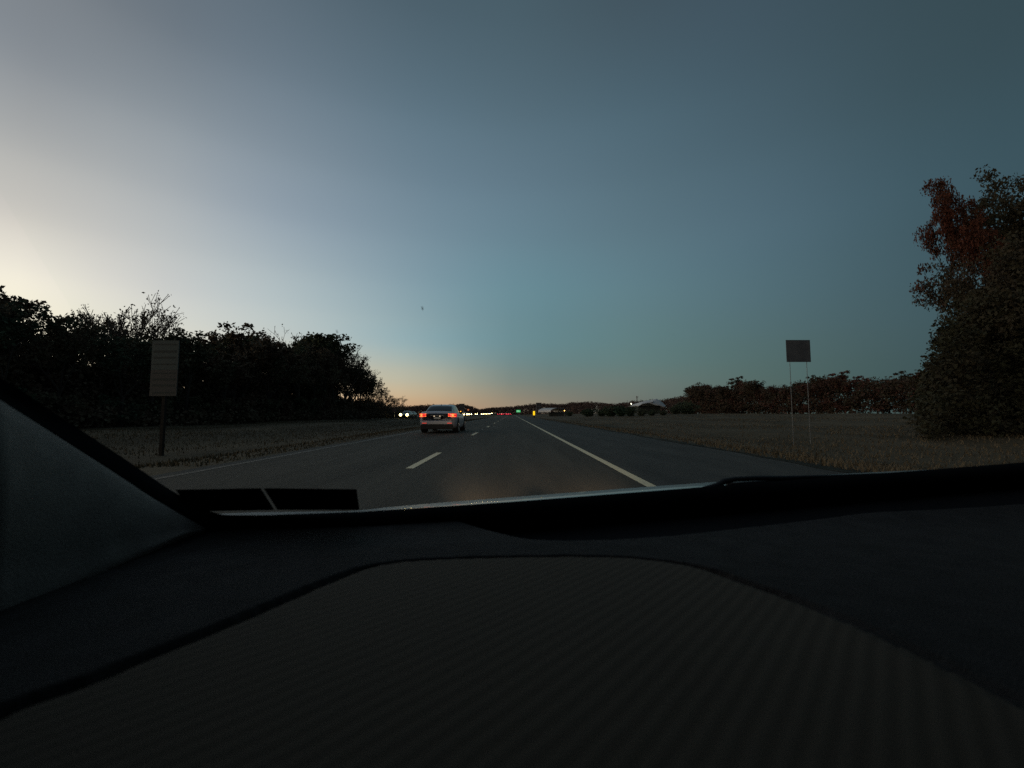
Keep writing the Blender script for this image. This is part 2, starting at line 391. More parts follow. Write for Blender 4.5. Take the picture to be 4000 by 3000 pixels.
# ------------------------------------------------------------------ trees
MINR = [0.0]
def grow(mb, tips, p, d, L, r, lvl, maxl, spread, rnd, up=0.25, mids=None):
    segs = 3; pts = [p]; cur = Vector(p); dd = Vector(d)
    for i in range(segs):
        dd = (dd + Vector((rnd.uniform(-1, 1), rnd.uniform(-1, 1), rnd.uniform(-.5, 1) * up * 2)) * 0.16).normalized()
        cur = cur + dd * L / segs; pts.append(cur.copy())
    mb.tube(pts, [max(r * (1 - 0.42 * i / segs), MINR[0]) for i in range(segs + 1)], 6 if lvl < 2 else 4 if lvl < 3 else 3, cap=False)
    if lvl == maxl - 1: tips.append(pts[2])
    if lvl >= maxl:
        tips.append(pts[-1]); tips.append(pts[1]); return
    nb = rnd.choice((2, 3, 3)) if lvl else rnd.choice((3, 4))
    for i in range(nb):
        a = 2 * math.pi * (i + rnd.uniform(-.3, .3)) / nb
        side = dd.orthogonal().normalized(); side.rotate(Matrix.Rotation(a, 3, dd))
        nd = (dd * (1 - spread * .6) + side * spread + Vector((0, 0, up))).normalized()
        st = pts[-1] if i < 2 else pts[-2]
        grow(mb, tips, st, nd, L * rnd.uniform(.62, .82), r * .58, lvl + 1, maxl, spread, rnd, up)

def clumps(cents, rad, per, size, rnd_seed, flat=0.7, verts=4):
    r = np.random.default_rng(rnd_seed); cents = np.asarray(cents, float); n = len(cents) * per
    c = np.repeat(cents, per, 0)
    rr = np.repeat(rad * r.uniform(.6, 1.35, len(cents)), per)
    d = r.normal(0, 1, (n, 3)); d /= np.linalg.norm(d, axis=1)[:, None]
    c = c + d * (rr * r.random(n) ** .45)[:, None] * np.array([1, 1, flat])
    u = r.normal(0, 1, (n, 3)); u /= np.linalg.norm(u, axis=1)[:, None]
    w = np.cross(u, r.normal(0, 1, (n, 3))); w /= np.linalg.norm(w, axis=1)[:, None]
    s = size * r.uniform(.5, 1.4, n)[:, None]
    return np.stack([c - u * s, c + w * s * .6, c + u * s, c - w * s * .6], 1)

def tree_proto(name, H, spread, maxl, rad, per, size, seed, m_leaf, m_bark, low=True, trunkfrac=.3, up=.25, r0=.16, thin=1.0):
    rnd = random.Random(seed); mb = MB(); tips = []
    root = empty(name)
    th = H * trunkfrac
    mb.tube([(0, 0, -.3), (rnd.uniform(-.05, .05), 0, th * .5), (rnd.uniform(-.1, .1), rnd.uniform(-.1, .1), th)], [r0 * 1.25, r0, r0 * .85], 8, cap=False)
    base = Vector(mb.v[-4]); base = Vector((0, 0, th))
    for i in range(3):
        a = 2 * math.pi * i / 3 + rnd.uniform(-.4, .4)
        d = Vector((math.cos(a) * spread, math.sin(a) * spread, 1)).normalized() if i else Vector((0.05, 0, 1))
        grow(mb, tips, base - Vector((0, 0, .1 * i)), d, H * (.26 if i else .3), r0 * .6, 1, maxl, spread, rnd, up)
    if low:   # low boughs that hide the trunk at a wood's edge
        for i in range(9):
            a = rnd.uniform(0, 6.28); z = rnd.uniform(.12, .75) * th + .3; R = H * rnd.uniform(.10, .2)
            e = Vector((math.cos(a) * R, math.sin(a) * R, z + rnd.uniform(.1, .6)))
            mb.tube([(0, 0, z), e * .5 + Vector((0, 0, z * .5)), e], [.05, .035, .015], 4, cap=False); tips += [e, (e + Vector((0, 0, z))) / 2]
    # normalise to height H
    top = max(t.z for t in tips) + rad * .5
    k = H / top
    vv = [(x * k, y_ * k, z * k) for x, y_, z in mb.v]; mb.v = vv; tips = [t * k for t in tips]
    mb.build('trunk', m_bark, root, smooth=True)
    if thin < 1: 
        tips = [t for t in tips if rnd.random() < thin]
    tris('crown', clumps([tuple(t) for t in tips], rad, per, size, seed), m_leaf, root)
    register(root)
    return root

PROTO = {}
PROTO['d1'] = tree_proto('leafy_tree', 10, .55, 3, .75, 46, .17, 11, leaf_dark, bark)
PROTO['d2'] = tree_proto('leafy_tree', 10, .70, 3, .85, 46, .18, 23, leaf_dark, bark)
PROTO['d3'] = tree_proto('leafy_tree', 10, .42, 3, .65, 50, .16, 37, leaf_dark, bark, trunkfrac=.4)
PROTO['d4'] = tree_proto('leafy_tree', 10, .60, 3, .60, 40, .15, 41, leaf_green, bark)
MINR[0] = .022
PROTO['b1'] = tree_proto('bare_tree', 10, .40, 5, .30, 2, .08, 53, leaf_rust, bark_pale, low=False, up=.35, thin=.8)
PROTO['b2'] = tree_proto('bare_tree', 10, .50, 5, .32, 2, .08, 59, leaf_rust, bark_pale, low=False, up=.3, thin=.8)
MINR[0] = 0.0
PROTO['a1'] = tree_proto('airy_tree', 10, .5, 4, .50, 9, .15, 83, leaf_dark, bark, trunkfrac=.3)
PROTO['a2'] = tree_proto('airy_tree', 10, .38, 4, .45, 8, .15, 89, leaf_dark, bark, trunkfrac=.35)
PROTO['r1'] = tree_proto('autumn_tree', 10, .5, 3, .8, 46, .19, 61, leaf_rust, bark)
PROTO['r2'] = tree_proto('autumn_tree', 10, .36, 3, .6, 46, .17, 67, leaf_rust, bark, trunkfrac=.3)
PROTO['r3'] = tree_proto('autumn_tree', 10, .65, 3, .9, 44, .19, 71, leaf_rust, bark)
USED = set()
def place(kind, x, y, H, label, cat, group, wide=1.0, rz=None):
    src = PROTO[kind]
    o = src if kind not in USED else copy_tree(src); USED.add(kind)
    s = H / 10.0
    o.location = (x, y, float(gz(x, y)) - .05); o.scale = (s * wide, s * wide, s)
    o.rotation_euler = (0, 0, random.uniform(0, 6.28) if rz is None else rz)
    return tag(o, label, cat, group)

# wood left of the road: treeline 27 m to the left, skyline read off the photo
SKYL = [(-400, 1000), (0, 1135), (60, 1150), (140, 1195), (165, 1250), (240, 1235), (310, 1262), (400, 1285), (560, 1262), (670, 1245), (760, 1300), (860, 1320), (930, 1283), (975, 1300), (1000, 1335), (1100, 1350), (1200, 1345), (1240, 1330), (1310, 1335), (1340, 1390), (1390, 1430), (1420, 1460), (1450, 1500), (1475, 1540), (1500, 1565), (1540, 1590)]
def skyl(px): return float(np.interp(px, [a for a, _ in SKYL], [b for _, b in SKYL]))
GL = 'trees of the dense wood on the left'
rnd = random.Random(5)
rown = 0
y = 17.0
while y < 64:
    for row, off in enumerate((0, 4.5, 10)):
        x = -27 - off + rnd.uniform(-1.2, 1.2); yy_ = y * (1 + off / 27) + rnd.uniform(-1.2, 1.2)
        px = 2000 + x / yy_ * F
        H = EYE + (1617 - skyl(px)) / F * yy_ + rnd.choice((-2.2, -1.0, -.2, .3, .8)) * (.5 + .5 * y / 40) + rnd.uniform(-.2, .5)
        H = max(H, 3.0)
        kind = rnd.choice(['d1', 'd2', 'd3', 'd4', 'd1', 'd2'])
        place(kind, x, yy_, H, 'dark leafy tree standing among the others in the dense wood on the left', 'tree', GL, wide=rnd.uniform(.78, 1.15) * (1.15 if H < 7 else 1.0))
    y += 2.3 + y * .03
# trees that stand out against the sky on the left
def sky_tree(kind, px, y_, top, label, wide=1.0, cat='tree', group=None):
    x = X(px, y_); return place(kind, x, y_, EYE + (1617 - top) / F * y_ + (0.9 if kind[0] == 'b' else 0.4), label, cat, group, wide)
sky_tree('b1', 485, 33.5, 1178, 'tall pale thin-leaved tree poking above the wood behind the left roadside sign')
sky_tree('b2', 545, 35.5, 1200, 'pale sparse tree right of the tallest thin-leaved one above the left wood')
sky_tree('b1', 385, 31, 1215, 'pale sparse tree left of the tallest thin-leaved one above the left wood')
sky_tree('d1', 945, 45, 1272, 'round-topped dark tree rising over the middle of the left wood', 1.1)
sky_tree('b2', 1165, 57, 1318, 'leafless pale tree showing just left of the tall dark tree in the wood')
sky_tree('d3', 1245, 62, 1312, 'tall dark tree with ragged top beside the leafless pale tree', 1.2)
sky_tree('b1', 1345, 74, 1368, 'bare fan-shaped tree near the right end of the left wood')
sky_tree('b2', 1375, 78, 1385, 'second bare tree close to the right end of the left wood', 1.1)
sky_tree('d2', 1405, 82, 1425, 'last big dark tree at the right end of the left wood', 1.05)
sky_tree('d4', 1440, 90, 1480, 'lower dark tree tucked beside the last big tree of the left wood', 1.1)
sky_tree('b2', 1490, 100, 1532, 'small half-bare tree just past the end of the left wood', 1.3)
sky_tree('b1', 1545, 125, 1556, 'small pink-brown bare tree standing alone past the left wood', 1.7)
for i, (kd, px, y_, top, w) in enumerate([('a1', 1275, 66, 1345, 1.1), ('a2', 1300, 70, 1360, 1.1), ('a1', 1330, 74, 1395, 1.0), ('a2', 1365, 79, 1425, 1.1), ('a1', 1385, 84, 1440, 1.0),
        ('a2', 1428, 88, 1455, 1.1), ('a1', 1455, 92, 1492, 1.1), ('a2', 1478, 98, 1522, 1.2), ('a1', 1500, 104, 1548, 1.3), ('d1', 1300, 76, 1400, 1.3), ('d4', 1350, 86, 1450, 1.3), ('d2', 1395, 95, 1478, 1.3), ('a2', 1520, 112, 1566, 1.4)]):
    x = X(px, y_); place(kd, x, y_, EYE + (1617 - top) / F * y_ + .4, 'airy thin-crowned tree at the right end of the left wood', 'tree', 'airy trees at the right end of the left wood', w)
# undergrowth under the wood
cs = []
for i in range(1500):
    y_ = 15 + 92 * rnd.random(); off = rnd.uniform(-1.2, 9)
    x = -26.3 - off; yy_ = y_ * (1 + max(off, 0) / 27)
    cs.append((x, yy_, float(gz(x, yy_)) + rnd.uniform(.1, 1.0 + .35 * max(off, 0))))
tag(tris('undergrowth', clumps(cs, .85, 34, .15, 99, .8), leaf_dark), kind='stuff')
cs = []
for i in range(3000):        # the wood's dense inner growth, up to two thirds of the skyline
    y_ = 15 + 50 * rnd.random(); off = rnd.uniform(3, 12); x = -27 - off; yy_ = y_ * (1 + off / 27)
    px = 2000 + x / yy_ * F; top = EYE + (1617 - skyl(px)) / F * yy_
    cs.append((x, yy_, float(gz(x, yy_)) + (top * .62 - .4) * rnd.random() ** .8))
for i in range(1400):
    y_ = 15 + 88 * rnd.random(); off = rnd.uniform(2, 9); x = -27 - off; yy_ = y_ * (1 + off / 27)
    cs.append((x, yy_, float(gz(x, yy_)) + rnd.uniform(.8, 3.6) * (1 if y_ < 88 else .6)))
tag(tris('inner_undergrowth', clumps(cs, 1.0, 34, .17, 97, .8), leaf_dark), kind='stuff')
cs = []
for i in range(420):
    y_ = 95 + 45 * rnd.random(); x = -29.5 - rnd.uniform(0, 10) - (y_ - 95) * .12
    cs.append((x - 3, y_, rnd.uniform(.2, 2.6)))
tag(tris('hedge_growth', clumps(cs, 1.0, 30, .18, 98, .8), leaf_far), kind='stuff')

# far woods that read as one mass
def far_wood(name, prof, ydist, depth, n, per, rad, size, m, base=0.2):
    a, b = prof[0][0], prof[-1][0]; cs = []
    for i in range(int(n * 1.5)):
        px = rnd.uniform(a, b); t = (px - a) / (b - a); yd = ydist[0] + (ydist[1] - ydist[0]) * t
        yd = yd * (1 + depth * rnd.random())
        top = float(np.interp(px, [p for p, _ in prof], [q for _, q in prof]))
        hz = EYE + (1617 - top) / F * yd - rad * .55
        x = X(px, yd)
        z = -1 + (hz + 1) * (rnd.random() ** .8)
        if rnd.random() < .2: z = hz + rnd.uniform(-.3, .35) * rad
        cs.append((x, yd, z))
    o = tris(name, clumps(cs, rad, per, size, abs(hash(name)) % 1000 if False else len(name), .8), m)
    return tag(o, kind='stuff')
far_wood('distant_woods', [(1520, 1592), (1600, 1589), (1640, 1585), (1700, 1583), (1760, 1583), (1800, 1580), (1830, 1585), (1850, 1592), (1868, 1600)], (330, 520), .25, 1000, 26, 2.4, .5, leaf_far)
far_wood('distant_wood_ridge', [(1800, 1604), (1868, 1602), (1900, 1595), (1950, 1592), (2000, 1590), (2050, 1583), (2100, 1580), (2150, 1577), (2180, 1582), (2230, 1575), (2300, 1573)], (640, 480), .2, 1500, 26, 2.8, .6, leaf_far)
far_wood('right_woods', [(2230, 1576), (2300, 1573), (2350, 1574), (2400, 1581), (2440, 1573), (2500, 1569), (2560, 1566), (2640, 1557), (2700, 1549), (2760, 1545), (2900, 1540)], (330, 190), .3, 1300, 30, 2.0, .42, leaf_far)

# dark bushes on the right verge
GB = 'dark bushes beside the field on the right'
def bush_proto():
    root = empty('bush'); rb = random.Random(3); mb = MB(); tips = []
    for i in range(11):
        a = rb.uniform(0, 6.28); R = rb.uniform(.1, 1.1); e = Vector((math.cos(a) * R, math.sin(a) * R, rb.uniform(.5, 1.7)))
        mb.tube([(0, 0, -.1), e * .5 + Vector((0, 0, .15)), e], [.04, .03, .012], 4, cap=False); tips += [e, e * .6, e * .35]
    mb.build('stem', bark, root); tris('foliage', clumps([tuple(t) for t in tips], .48, 60, .10, 5, .8), leaf_green, root)
    register(root); return root
PROTO['bush'] = bush_proto()
def bush(px, y_, top, label, wide=1.0, group=GB):
    x = X(px, y_); g = float(gz(x, y_)); H = EYE + (1617 - top) / F * y_ - g
    src = PROTO['bush']; o = src if 'bush' not in USED else copy_tree(src); USED.add('bush')
    o.location = (x, y_, g - .05); s = H / 2.0; o.scale = (s * wide, s * wide, s); o.rotation_euler = (0, 0, rnd.uniform(0, 6.28))
    return tag(o, label, 'bush', group)
for px, y_, top, lab, w in [
    (2300, 120, 1592, 'low dark bush just right of the thin white marker post', 1.5), (2350, 112, 1594, 'dark bush, second past the thin white marker post', 1.4),
    (2385, 105, 1582, 'dark round bush between the marker post and the pole lamp', 1.2), (2425, 100, 1579, 'tall dark bush left of and under the pole lamp', 1.2),
    (2462, 96, 1582, 'dark bush right under the pole lamp', 1.1), (2505, 92, 1594, 'dark green bush before the left roof of the arched building', 1.1),
    (2545, 90, 1598, 'mossy bush before the middle of the arched building', 1.2), (2590, 88, 1600, 'mossy bush before the right end of the arched building', 1.2),
    (2640, 95, 1578, 'brown dark bush right of the arched building', 1.3), (2685, 97, 1562, 'big dark bush between the arched building and the autumn trees', 1.2),
    (2225, 150, 1604, 'small dark bush by the small domed building', 1.4), (3060, 21, 1722, 'low dark weed clump in the near grass right of the shoulder', 1.9),
    (3430, 27, 1672, 'low green shrub in the field below the tall roadside trees', 1.8)]:
    bush(px, y_, top, lab, w)
# autumn trees row on the right
SKYR = [(2640, 1560), (2700, 1510), (2745, 1497), (2800, 1512), (2860, 1522), (2905, 1473), (2945, 1502), (3050, 1515), (3115, 1478), (3180, 1488), (3250, 1478), (3350, 1472), (3450, 1470), (3560, 1462), (3700, 1440), (4200, 1400)]
def skyr(px): return float(np.interp(px, [a for a, _ in SKYR], [b for _, b in SKYR]))
y_ = 127.0
while y_ > 24:
    for row, off in enumerate((0, 6)):
        x = 54 + off + rnd.uniform(-1.5, 1.5) - sstep(60, 25, y_) * 16; yy_ = y_ * (1 + off / 54) + rnd.uniform(-1, 1)
        px = 2000 + x / yy_ * F
        if px > 4300: continue
        H = EYE + (1617 - skyr(px)) / F * yy_ - float(gz(x, yy_)) + rnd.uniform(-.8, 1.2)
        place(rnd.choice(['r1', 'r2', 'r3', 'r1']), x, yy_, max(H, 3), 'reddish brown autumn tree in the row across the field on the right', 'tree', 'autumn trees across the field on the right', wide=rnd.uniform(1.0, 1.5))
    y_ -= 2.6 + y_ * .03
x = X(2905, 115); place('r2', x, 115, EYE + (1617 - 1468) / F * 115 - 1, 'narrow russet tree standing tallest at the left part of the autumn row', 'tree', None, 1.3)
x = X(2748, 118); place('r3', x, 118, EYE + (1617 - 1496) / F * 118 - 1, 'round russet tree at the left end of the autumn row', 'tree', None, 1.1)
cs = []
for i in range(2200):
    y_ = 28 + 100 * rnd.random(); x = 52.5 + rnd.uniform(-1, 9) - float(sstep(60, 25, y_)) * 16
    px = 2000 + x / y_ * F; g = float(gz(x, y_)); top = EYE + (1617 - skyr(px)) / F * y_ - g
    cs.append((x, y_, g + max(.3, top * .95 - .5) * rnd.random() ** .8))
tag(tris('field_undergrowth', clumps(cs, .95, 34, .17, 91, .8), leaf_rust), kind='stuff')

# tall roadside trees at the right edge of the photo
def big_tree(px, y_, top, seed, m, label, spread=.5, rad=.55, per=110, size=.085, wide=1.0, low=True, name='roadside_tree', tf=.3, cat='tree'):
    x = X(px, y_); g = float(gz(x, y_)); H = EYE + (1617 - top) / F * y_ - g
    t = tree_proto(name, H, spread, 4, rad, per, size, seed, m, bark, low=low, trunkfrac=tf)
    t.location = (x, y_, g); t.scale = (wide, wide, 1)
    return tag(t, label, cat, 'tall trees at the right edge of the road')
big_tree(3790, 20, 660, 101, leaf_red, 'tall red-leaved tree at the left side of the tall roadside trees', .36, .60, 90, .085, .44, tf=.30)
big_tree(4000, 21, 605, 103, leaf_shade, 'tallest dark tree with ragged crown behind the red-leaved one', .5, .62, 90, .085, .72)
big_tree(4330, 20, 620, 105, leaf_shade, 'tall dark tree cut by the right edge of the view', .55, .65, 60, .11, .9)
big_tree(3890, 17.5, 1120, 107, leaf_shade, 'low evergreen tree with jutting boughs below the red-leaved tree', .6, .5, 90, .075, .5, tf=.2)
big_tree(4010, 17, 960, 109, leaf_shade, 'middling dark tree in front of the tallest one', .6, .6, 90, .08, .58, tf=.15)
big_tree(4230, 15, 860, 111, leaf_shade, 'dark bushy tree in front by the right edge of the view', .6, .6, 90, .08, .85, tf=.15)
big_tree(3930, 22.5, 850, 113, leaf_rust, 'rusty tree filling the gap behind the red-leaved and middling trees', .5, .7, 80, .10, .6, tf=.15)
cs = []
for i in range(900):
    px = rnd.uniform(3610, 4700); y_ = rnd.uniform(14.5, 22); x = X(px, y_)
    cs.append((x, y_, float(gz(x, y_)) + rnd.uniform(0, 5.2) * min(1, (px - 3520) / 260)))
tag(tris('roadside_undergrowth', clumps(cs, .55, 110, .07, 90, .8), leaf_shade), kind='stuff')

# ------------------------------------------------------------------ cars
def cr(stations, ys_):
    st = np.array(stations, float); out = []
    for y_ in ys_:
        i = int(np.clip(np.searchsorted(st[:, 0], y_) - 1, 0, len(st) - 2))
        p0 = st[max(i - 1, 0)]; p1 = st[i]; p2 = st[i + 1]; p3 = st[min(i + 2, len(st) - 1)]
        h = p2[0] - p1[0]; t = (y_ - p1[0]) / h
        m1 = (p2 - p0) / max(p2[0] - p0[0], 1e-6) * h; m2 = (p3 - p1) / max(p3[0] - p1[0], 1e-6) * h
        v = (2 * t ** 3 - 3 * t ** 2 + 1) * p1 + (t ** 3 - 2 * t ** 2 + t) * m1 + (-2 * t ** 3 + 3 * t ** 2) * p2 + (t ** 3 - t ** 2) * m2
        out.append(v)
    return np.array(out)
BODY = [(0.0, .72, .95, .44), (.04, .79, 1.01, .38), (.14, .865, 1.055, .31), (.45, .915, 1.065, .24), (1.0, .92, 1.03, .20), (2.0, .92, .99, .18), (3.0, .92, .965, .18), (3.6, .92, .93, .19), (4.1, .905, .87, .21), (4.5, .86, .78, .25), (4.7, .78, .69, .30), (4.78, .68, .62, .36)]
GH = [(.42, .70, 1.055, .70), (.70, .735, 1.215, .62), (1.05, .765, 1.365, .585), (1.5, .785, 1.44, .575), (2.1, .79, 1.455, .575), (2.65, .785, 1.40, .58), (3.1, .765, 1.21, .60), (3.62, .72, .955, .66)]
def body_ring(w, zt, zb):
    h = [(0, zt + .02), (.45, zt + .016), (.75, zt + .002), (.90, zt - .03), (.965, zt - .09), (.99, zb + (zt - zb) * .68), (1.0, zb + (zt - zb) * .5), (.992, zb + (zt - zb) * .3), (.965, zb + .10), (.90, zb + .02), (.6, zb), (0, zb)]
    R = [(f * w, z) for f, z in h]; L = [(-f * w, z) for f, z in h[1:-1]][::-1]
    return R + L
def gh_pt(v, s, side):      # v: station (y, wbase, ztop, wtop); s 0..1 from base to the middle of the roof
    y_, wb, zt, wt = v; zb = .90 if zt > 1.0 else .86
    prof = [(wb, zb), (wb - .03, zb + .05), (wt + .035, max(zt - .09, zb + .06)), (wt - .03, zt - .02), (wt * .5, zt - .002), (0, zt)]
    ss = [0, .12, .62, .74, .87, 1.0]
    xx_ = np.interp(s, ss, [p[0] for p in prof]); zz = np.interp(s, ss, [p[1] for p in prof])
    return Vector((side * xx_, y_, zz))

near_lamp = mat('near_head_lamp', (0.9, 0.9, 0.8), 0.2, 0.5, emit=(1.0, 0.80, 0.34), estr=7)
def make_car(name, paint, tail_on=True, heads=False, detail=True, lamp_m=None, lr=.2):
    root = empty(name)
    ysb = np.unique(np.concatenate([np.linspace(0, .2, 8), np.linspace(.2, 4.4, 42), np.linspace(4.4, 4.78, 10)]))
    rows = [[(x, v[0], z) for x, z in body_ring(v[1], v[2], v[3])] for v in cr(BODY, ysb)]
    mb = MB(); mb.grid(rows, close=True); nr = len(rows[0]); mb.f.append(tuple(range(nr))); mb.f.append(tuple(reversed([(len(rows) - 1) * nr + k for k in range(nr)])))
    mb.build('body', paint, root, smooth=True)
    ysg = np.linspace(.42, 3.62, 50); st = cr(GH, ysg); SS = np.linspace(0, 1, 14)
    rows = [[gh_pt(v, s, 1) for s in SS] + [gh_pt(v, s, -1) for s in SS[::-1][1:]] for v in st]
    mb = MB(); mb.grid(rows); mb.build('roof', paint, root, smooth=True)
    def patch(name_, y0, y1, s0, s1, sides, m, off, ins=lambda y_: 0.0, full=False):
        yy2 = np.linspace(y0, y1, 14); stp = cr(GH, yy2); mb2 = MB()
        for sd in sides:
            rows2 = []
            for v in stp:
                a = s0 + ins(v[0])
                sl_ = np.linspace(a, s1, 8)
                rr = [gh_pt(v, s, sd) + Vector((sd * off[0], off[1], off[2])) for s in sl_]
                if full: rr = rr + [gh_pt(v, s, -sd) + Vector((-sd * off[0], off[1], off[2])) for s in sl_[::-1][1:]]
                rows2.append(rr)
            mb2.grid(rows2)
        return mb2.build(name_, m, root, smooth=True)
    patch('rear_window', .50, 1.12, .66, 1.0, (1,), glass_dark, (0.0, -.006, .008), full=True)
    patch('windshield', 2.78, 3.52, .66, 1.0, (1,), glass_dark, (0.0, .006, .008), full=True)
    for sd in (1, -1):
        patch('side_window', 1.0, 1.95, .18, .60, (sd,), glass_dark, (.006, 0, .001))
        patch('side_window', 2.02, 3.0, .18, .58, (sd,), glass_dark, (.006, 0, .001))
        m2 = MB(); m2.box((-.09, -.05, -.06), (.09, .05, .06)); 
        o = m2.build('wing_mirror', paint, root, loc=(sd * 1.0, 3.05, 1.0)); bv = o.modifiers.new('b', 'BEVEL'); bv.width = .03; bv.segments = 3
    for yw in (.98, 3.86):
        for sd in (1, -1):
            m2 = MB(); m2.cyl((sd * .80, yw, .40), (1, 0, 0), .385, .262, 28); m2.build('wheel_arch', black_pl, root)
            w = MB(); w.tube([(sd * .70, yw, .325), (sd * .72, yw, .325), (sd * .925, yw, .325), (sd * .945, yw, .325)], [.30, .325, .325, .29], 28)
            t = w.build('wheel', rubber, root)
            r_ = MB(); r_.cyl((sd * .94, yw, .325), (1, 0, 0), .205, .02, 24)
            for k in range(5):
                a = 2 * math.pi * k / 5
                r_.box((-.012, -.022, 0), (.012, .022, .19), Matrix.Rotation(a, 3, 'X'), (sd * .956, yw, .325))
            r_.build('rim', rim_m, t)
    # rear end
    m2 = MB(); m2.box((-.78, -.025, .20), (.78, .10, .44)); m2.box((-.60, -.045, .26), (.60, -.034, .32)); o = m2.build('rear_bumper', black_pl, root)
    bv = o.modifiers.new('b', 'BEVEL'); bv.width = .03; bv.segments = 2
    m2 = MB(); m2.box((-.74, -.03, .44), (.74, .05, .62)); o = m2.build('bumper_cover', paint, root); bv = o.modifiers.new('b', 'BEVEL'); bv.width = .028; bv.segments = 3
    m2 = MB(); m2.box((-.46, -.014, .955), (.46, .0, .968)); m2.box((-.62, -.006, .645), (.62, .0, .655)); m2.build('boot_seam', black_pl, root)
    m2 = MB(); m2.box((-.20, -.012, .69), (.20, .0, .82)); o = m2.build('plate_recess', black_pl, root)
    m2 = MB(); m2.box((-.16, -.018, .70), (.16, -.0125, .80)); m2.build('number_plate', plate_m, root)
    for sd in (1, -1):
        m2 = MB(); m2.box((-.03, -.02, -.012), (.03, 0, .012)); m2.build('plate_glint', glint_w, root, loc=(sd * .14, -.012, .845))  # glowing patches imitate headlight glints above the plate
    m2 = MB(); m2.box((-.33, -.03, .872), (.33, -.001, .888)); m2.build('boot_trim', chrome, root)
    path = [(.56, -.012), (.64, -.014), (.72, -.006), (.80, .035), (.87, .13), (.918, .32)]
    for sd in (1, -1):
        h0, h1 = .80, .97
        def wall(z0, z1, off, i0=0, i1=6):
            rows3 = []
            for k, (a, b) in enumerate(path[i0:i1]):
                ox, oy = (0, -off) if k + i0 < 2 else (off * .7, -off * .7) if k + i0 < 4 else (off, 0)
                tz = .02 * max(0, 2 - (k + i0)) 
                rows3.append([(sd * (a + ox), b + oy, z0 + tz), (sd * (a + ox), b + oy, z1 - tz * .3), (sd * (a - .02), b + .02, z1 - tz * .3), (sd * (a - .02), b + .02, z0 + tz)])
            m3 = MB(); m3.grid(rows3, close=True); m3.f.append((0, 1, 2, 3)); l = len(m3.v); m3.f.append((l - 1, l - 2, l - 3, l - 4)); return m3
        tl = wall(h0, h1, .012).build('tail_lamp', red_lens if tail_on else mat('dark_lens', (.1, .01, .01), .2), root)
        if tail_on:
            m3 = wall(.930, .953, .024, 0, 5); a = wall(.815, .838, .024, 0, 5); b = len(m3.v)
            m3.v += a.v; m3.f += [tuple(i + b for i in f) for f in a.f]
            a = wall(.815, .958, .026, 2, 4); b = len(m3.v); m3.v += a.v; m3.f += [tuple(i + b for i in f) for f in a.f]
            m3.build('light_bar', red_lamp if detail else red_far, tl)
            m4 = MB(); m4.box((-.11, -.012, -.018), (.11, .0, .018)); m4.build('reflector', reflector, root, loc=(sd * .62, -.032, .50))
        hp = [(.55, 4.75), (.68, 4.74), (.80, 4.66), (.86, 4.5)]
        rows3 = [[(sd * a, b + .02, .60), (sd * a, b + .02, .70), (sd * (a - .03), b - .04, .71), (sd * (a - .03), b - .04, .59)] for a, b in hp]
        m5 = MB(); m5.grid(rows3, close=True); m5.f.append((0, 1, 2, 3)); l = len(m5.v); m5.f.append((l - 1, l - 2, l - 3, l - 4))
        if heads:
            m5 = MB(); m5.cyl((sd * .66, 4.80, .66), (0, 1, 0), lr, .06, 18)
        m5.build('head_lamp', (lamp_m or head_lamp) if heads else plate_m, root)
    m2 = MB(); m2.box((-.5, 4.74, .36), (.5, 4.80, .56)); m2.build('grille', black_pl, root)
    m2 = MB(); m2.grid([[(0, 1.12, 1.385), (0, 1.30, 1.42)], [(.012, 1.16, 1.44), (.012, 1.20, 1.47)], [(-.012, 1.16, 1.44), (-.012, 1.20, 1.47)], [(0, 1.12, 1.385), (0, 1.30, 1.42)]]); m2.build('antenna', black_pl, root)
    register(root); return root

lead = make_car('sedan', silver); lead.location = (X(1706, 20.9) + .02, 20.9, 0.0)
tag(lead, 'silver sedan with lit red tail lamps driving ahead in the left lane', 'car')
onc = make_car('oncoming_car', dark_paint, tail_on=False, heads=True, detail=False, lamp_m=near_lamp, lr=.27)
onc2 = make_car('oncoming_car', dark_paint, tail_on=False, heads=True, detail=False)
GO = 'oncoming cars with headlights on'
ol = [(1617, 112, 'dark car with lit headlights just left of the silver sedan'), (1600, 90, 'oncoming car with lit headlights, the leftmost beyond the median'),
      (1823, 200, 'oncoming car with lit headlights, first to the right of the silver sedan'), (1840, 232, 'oncoming car with lit headlights, second to the right of the silver sedan'),
      (1802, 262, 'oncoming car showing faint headlights right against the silver sedan'), (1863, 335, 'lone oncoming car with small headlights between two brighter groups'),
      (1886, 350, None), (1893, 372, None), (1900, 395, None), (1906, 430, None), (1912, 465, None), (1918, 505, None), (1921, 560, None)]
for i, (px, y_, lab) in enumerate(ol):
    o = onc if i == 0 else copy_tree(onc) if i == 1 else onc2 if i == 2 else copy_tree(onc2)
    o.location = (X(px, y_), y_, .12 + max(0, y_ - 330) * .0045); o.rotation_euler = (0, 0, math.pi)
    tag(o, lab or 'distant oncoming car in the brightest cluster of headlights far up the road', 'car', GO)
    sc = 1.0 if y_ < 300 else 1.0
red = make_car('distant_car', dark_paint, detail=False)
lr = [(1947, 420), (1953, 370), (1962, 330), (1969, 300), (1975, 380), (1984, 330), (1991, 290)]
for i, (px, y_) in enumerate(lr):
    o = red if i == 0 else copy_tree(red)
    o.location = (X(px, y_), y_, 0.0)
    tag(o, 'distant car showing red tail lamps far ahead before the horizon', 'car', 'distant cars driving away ahead')
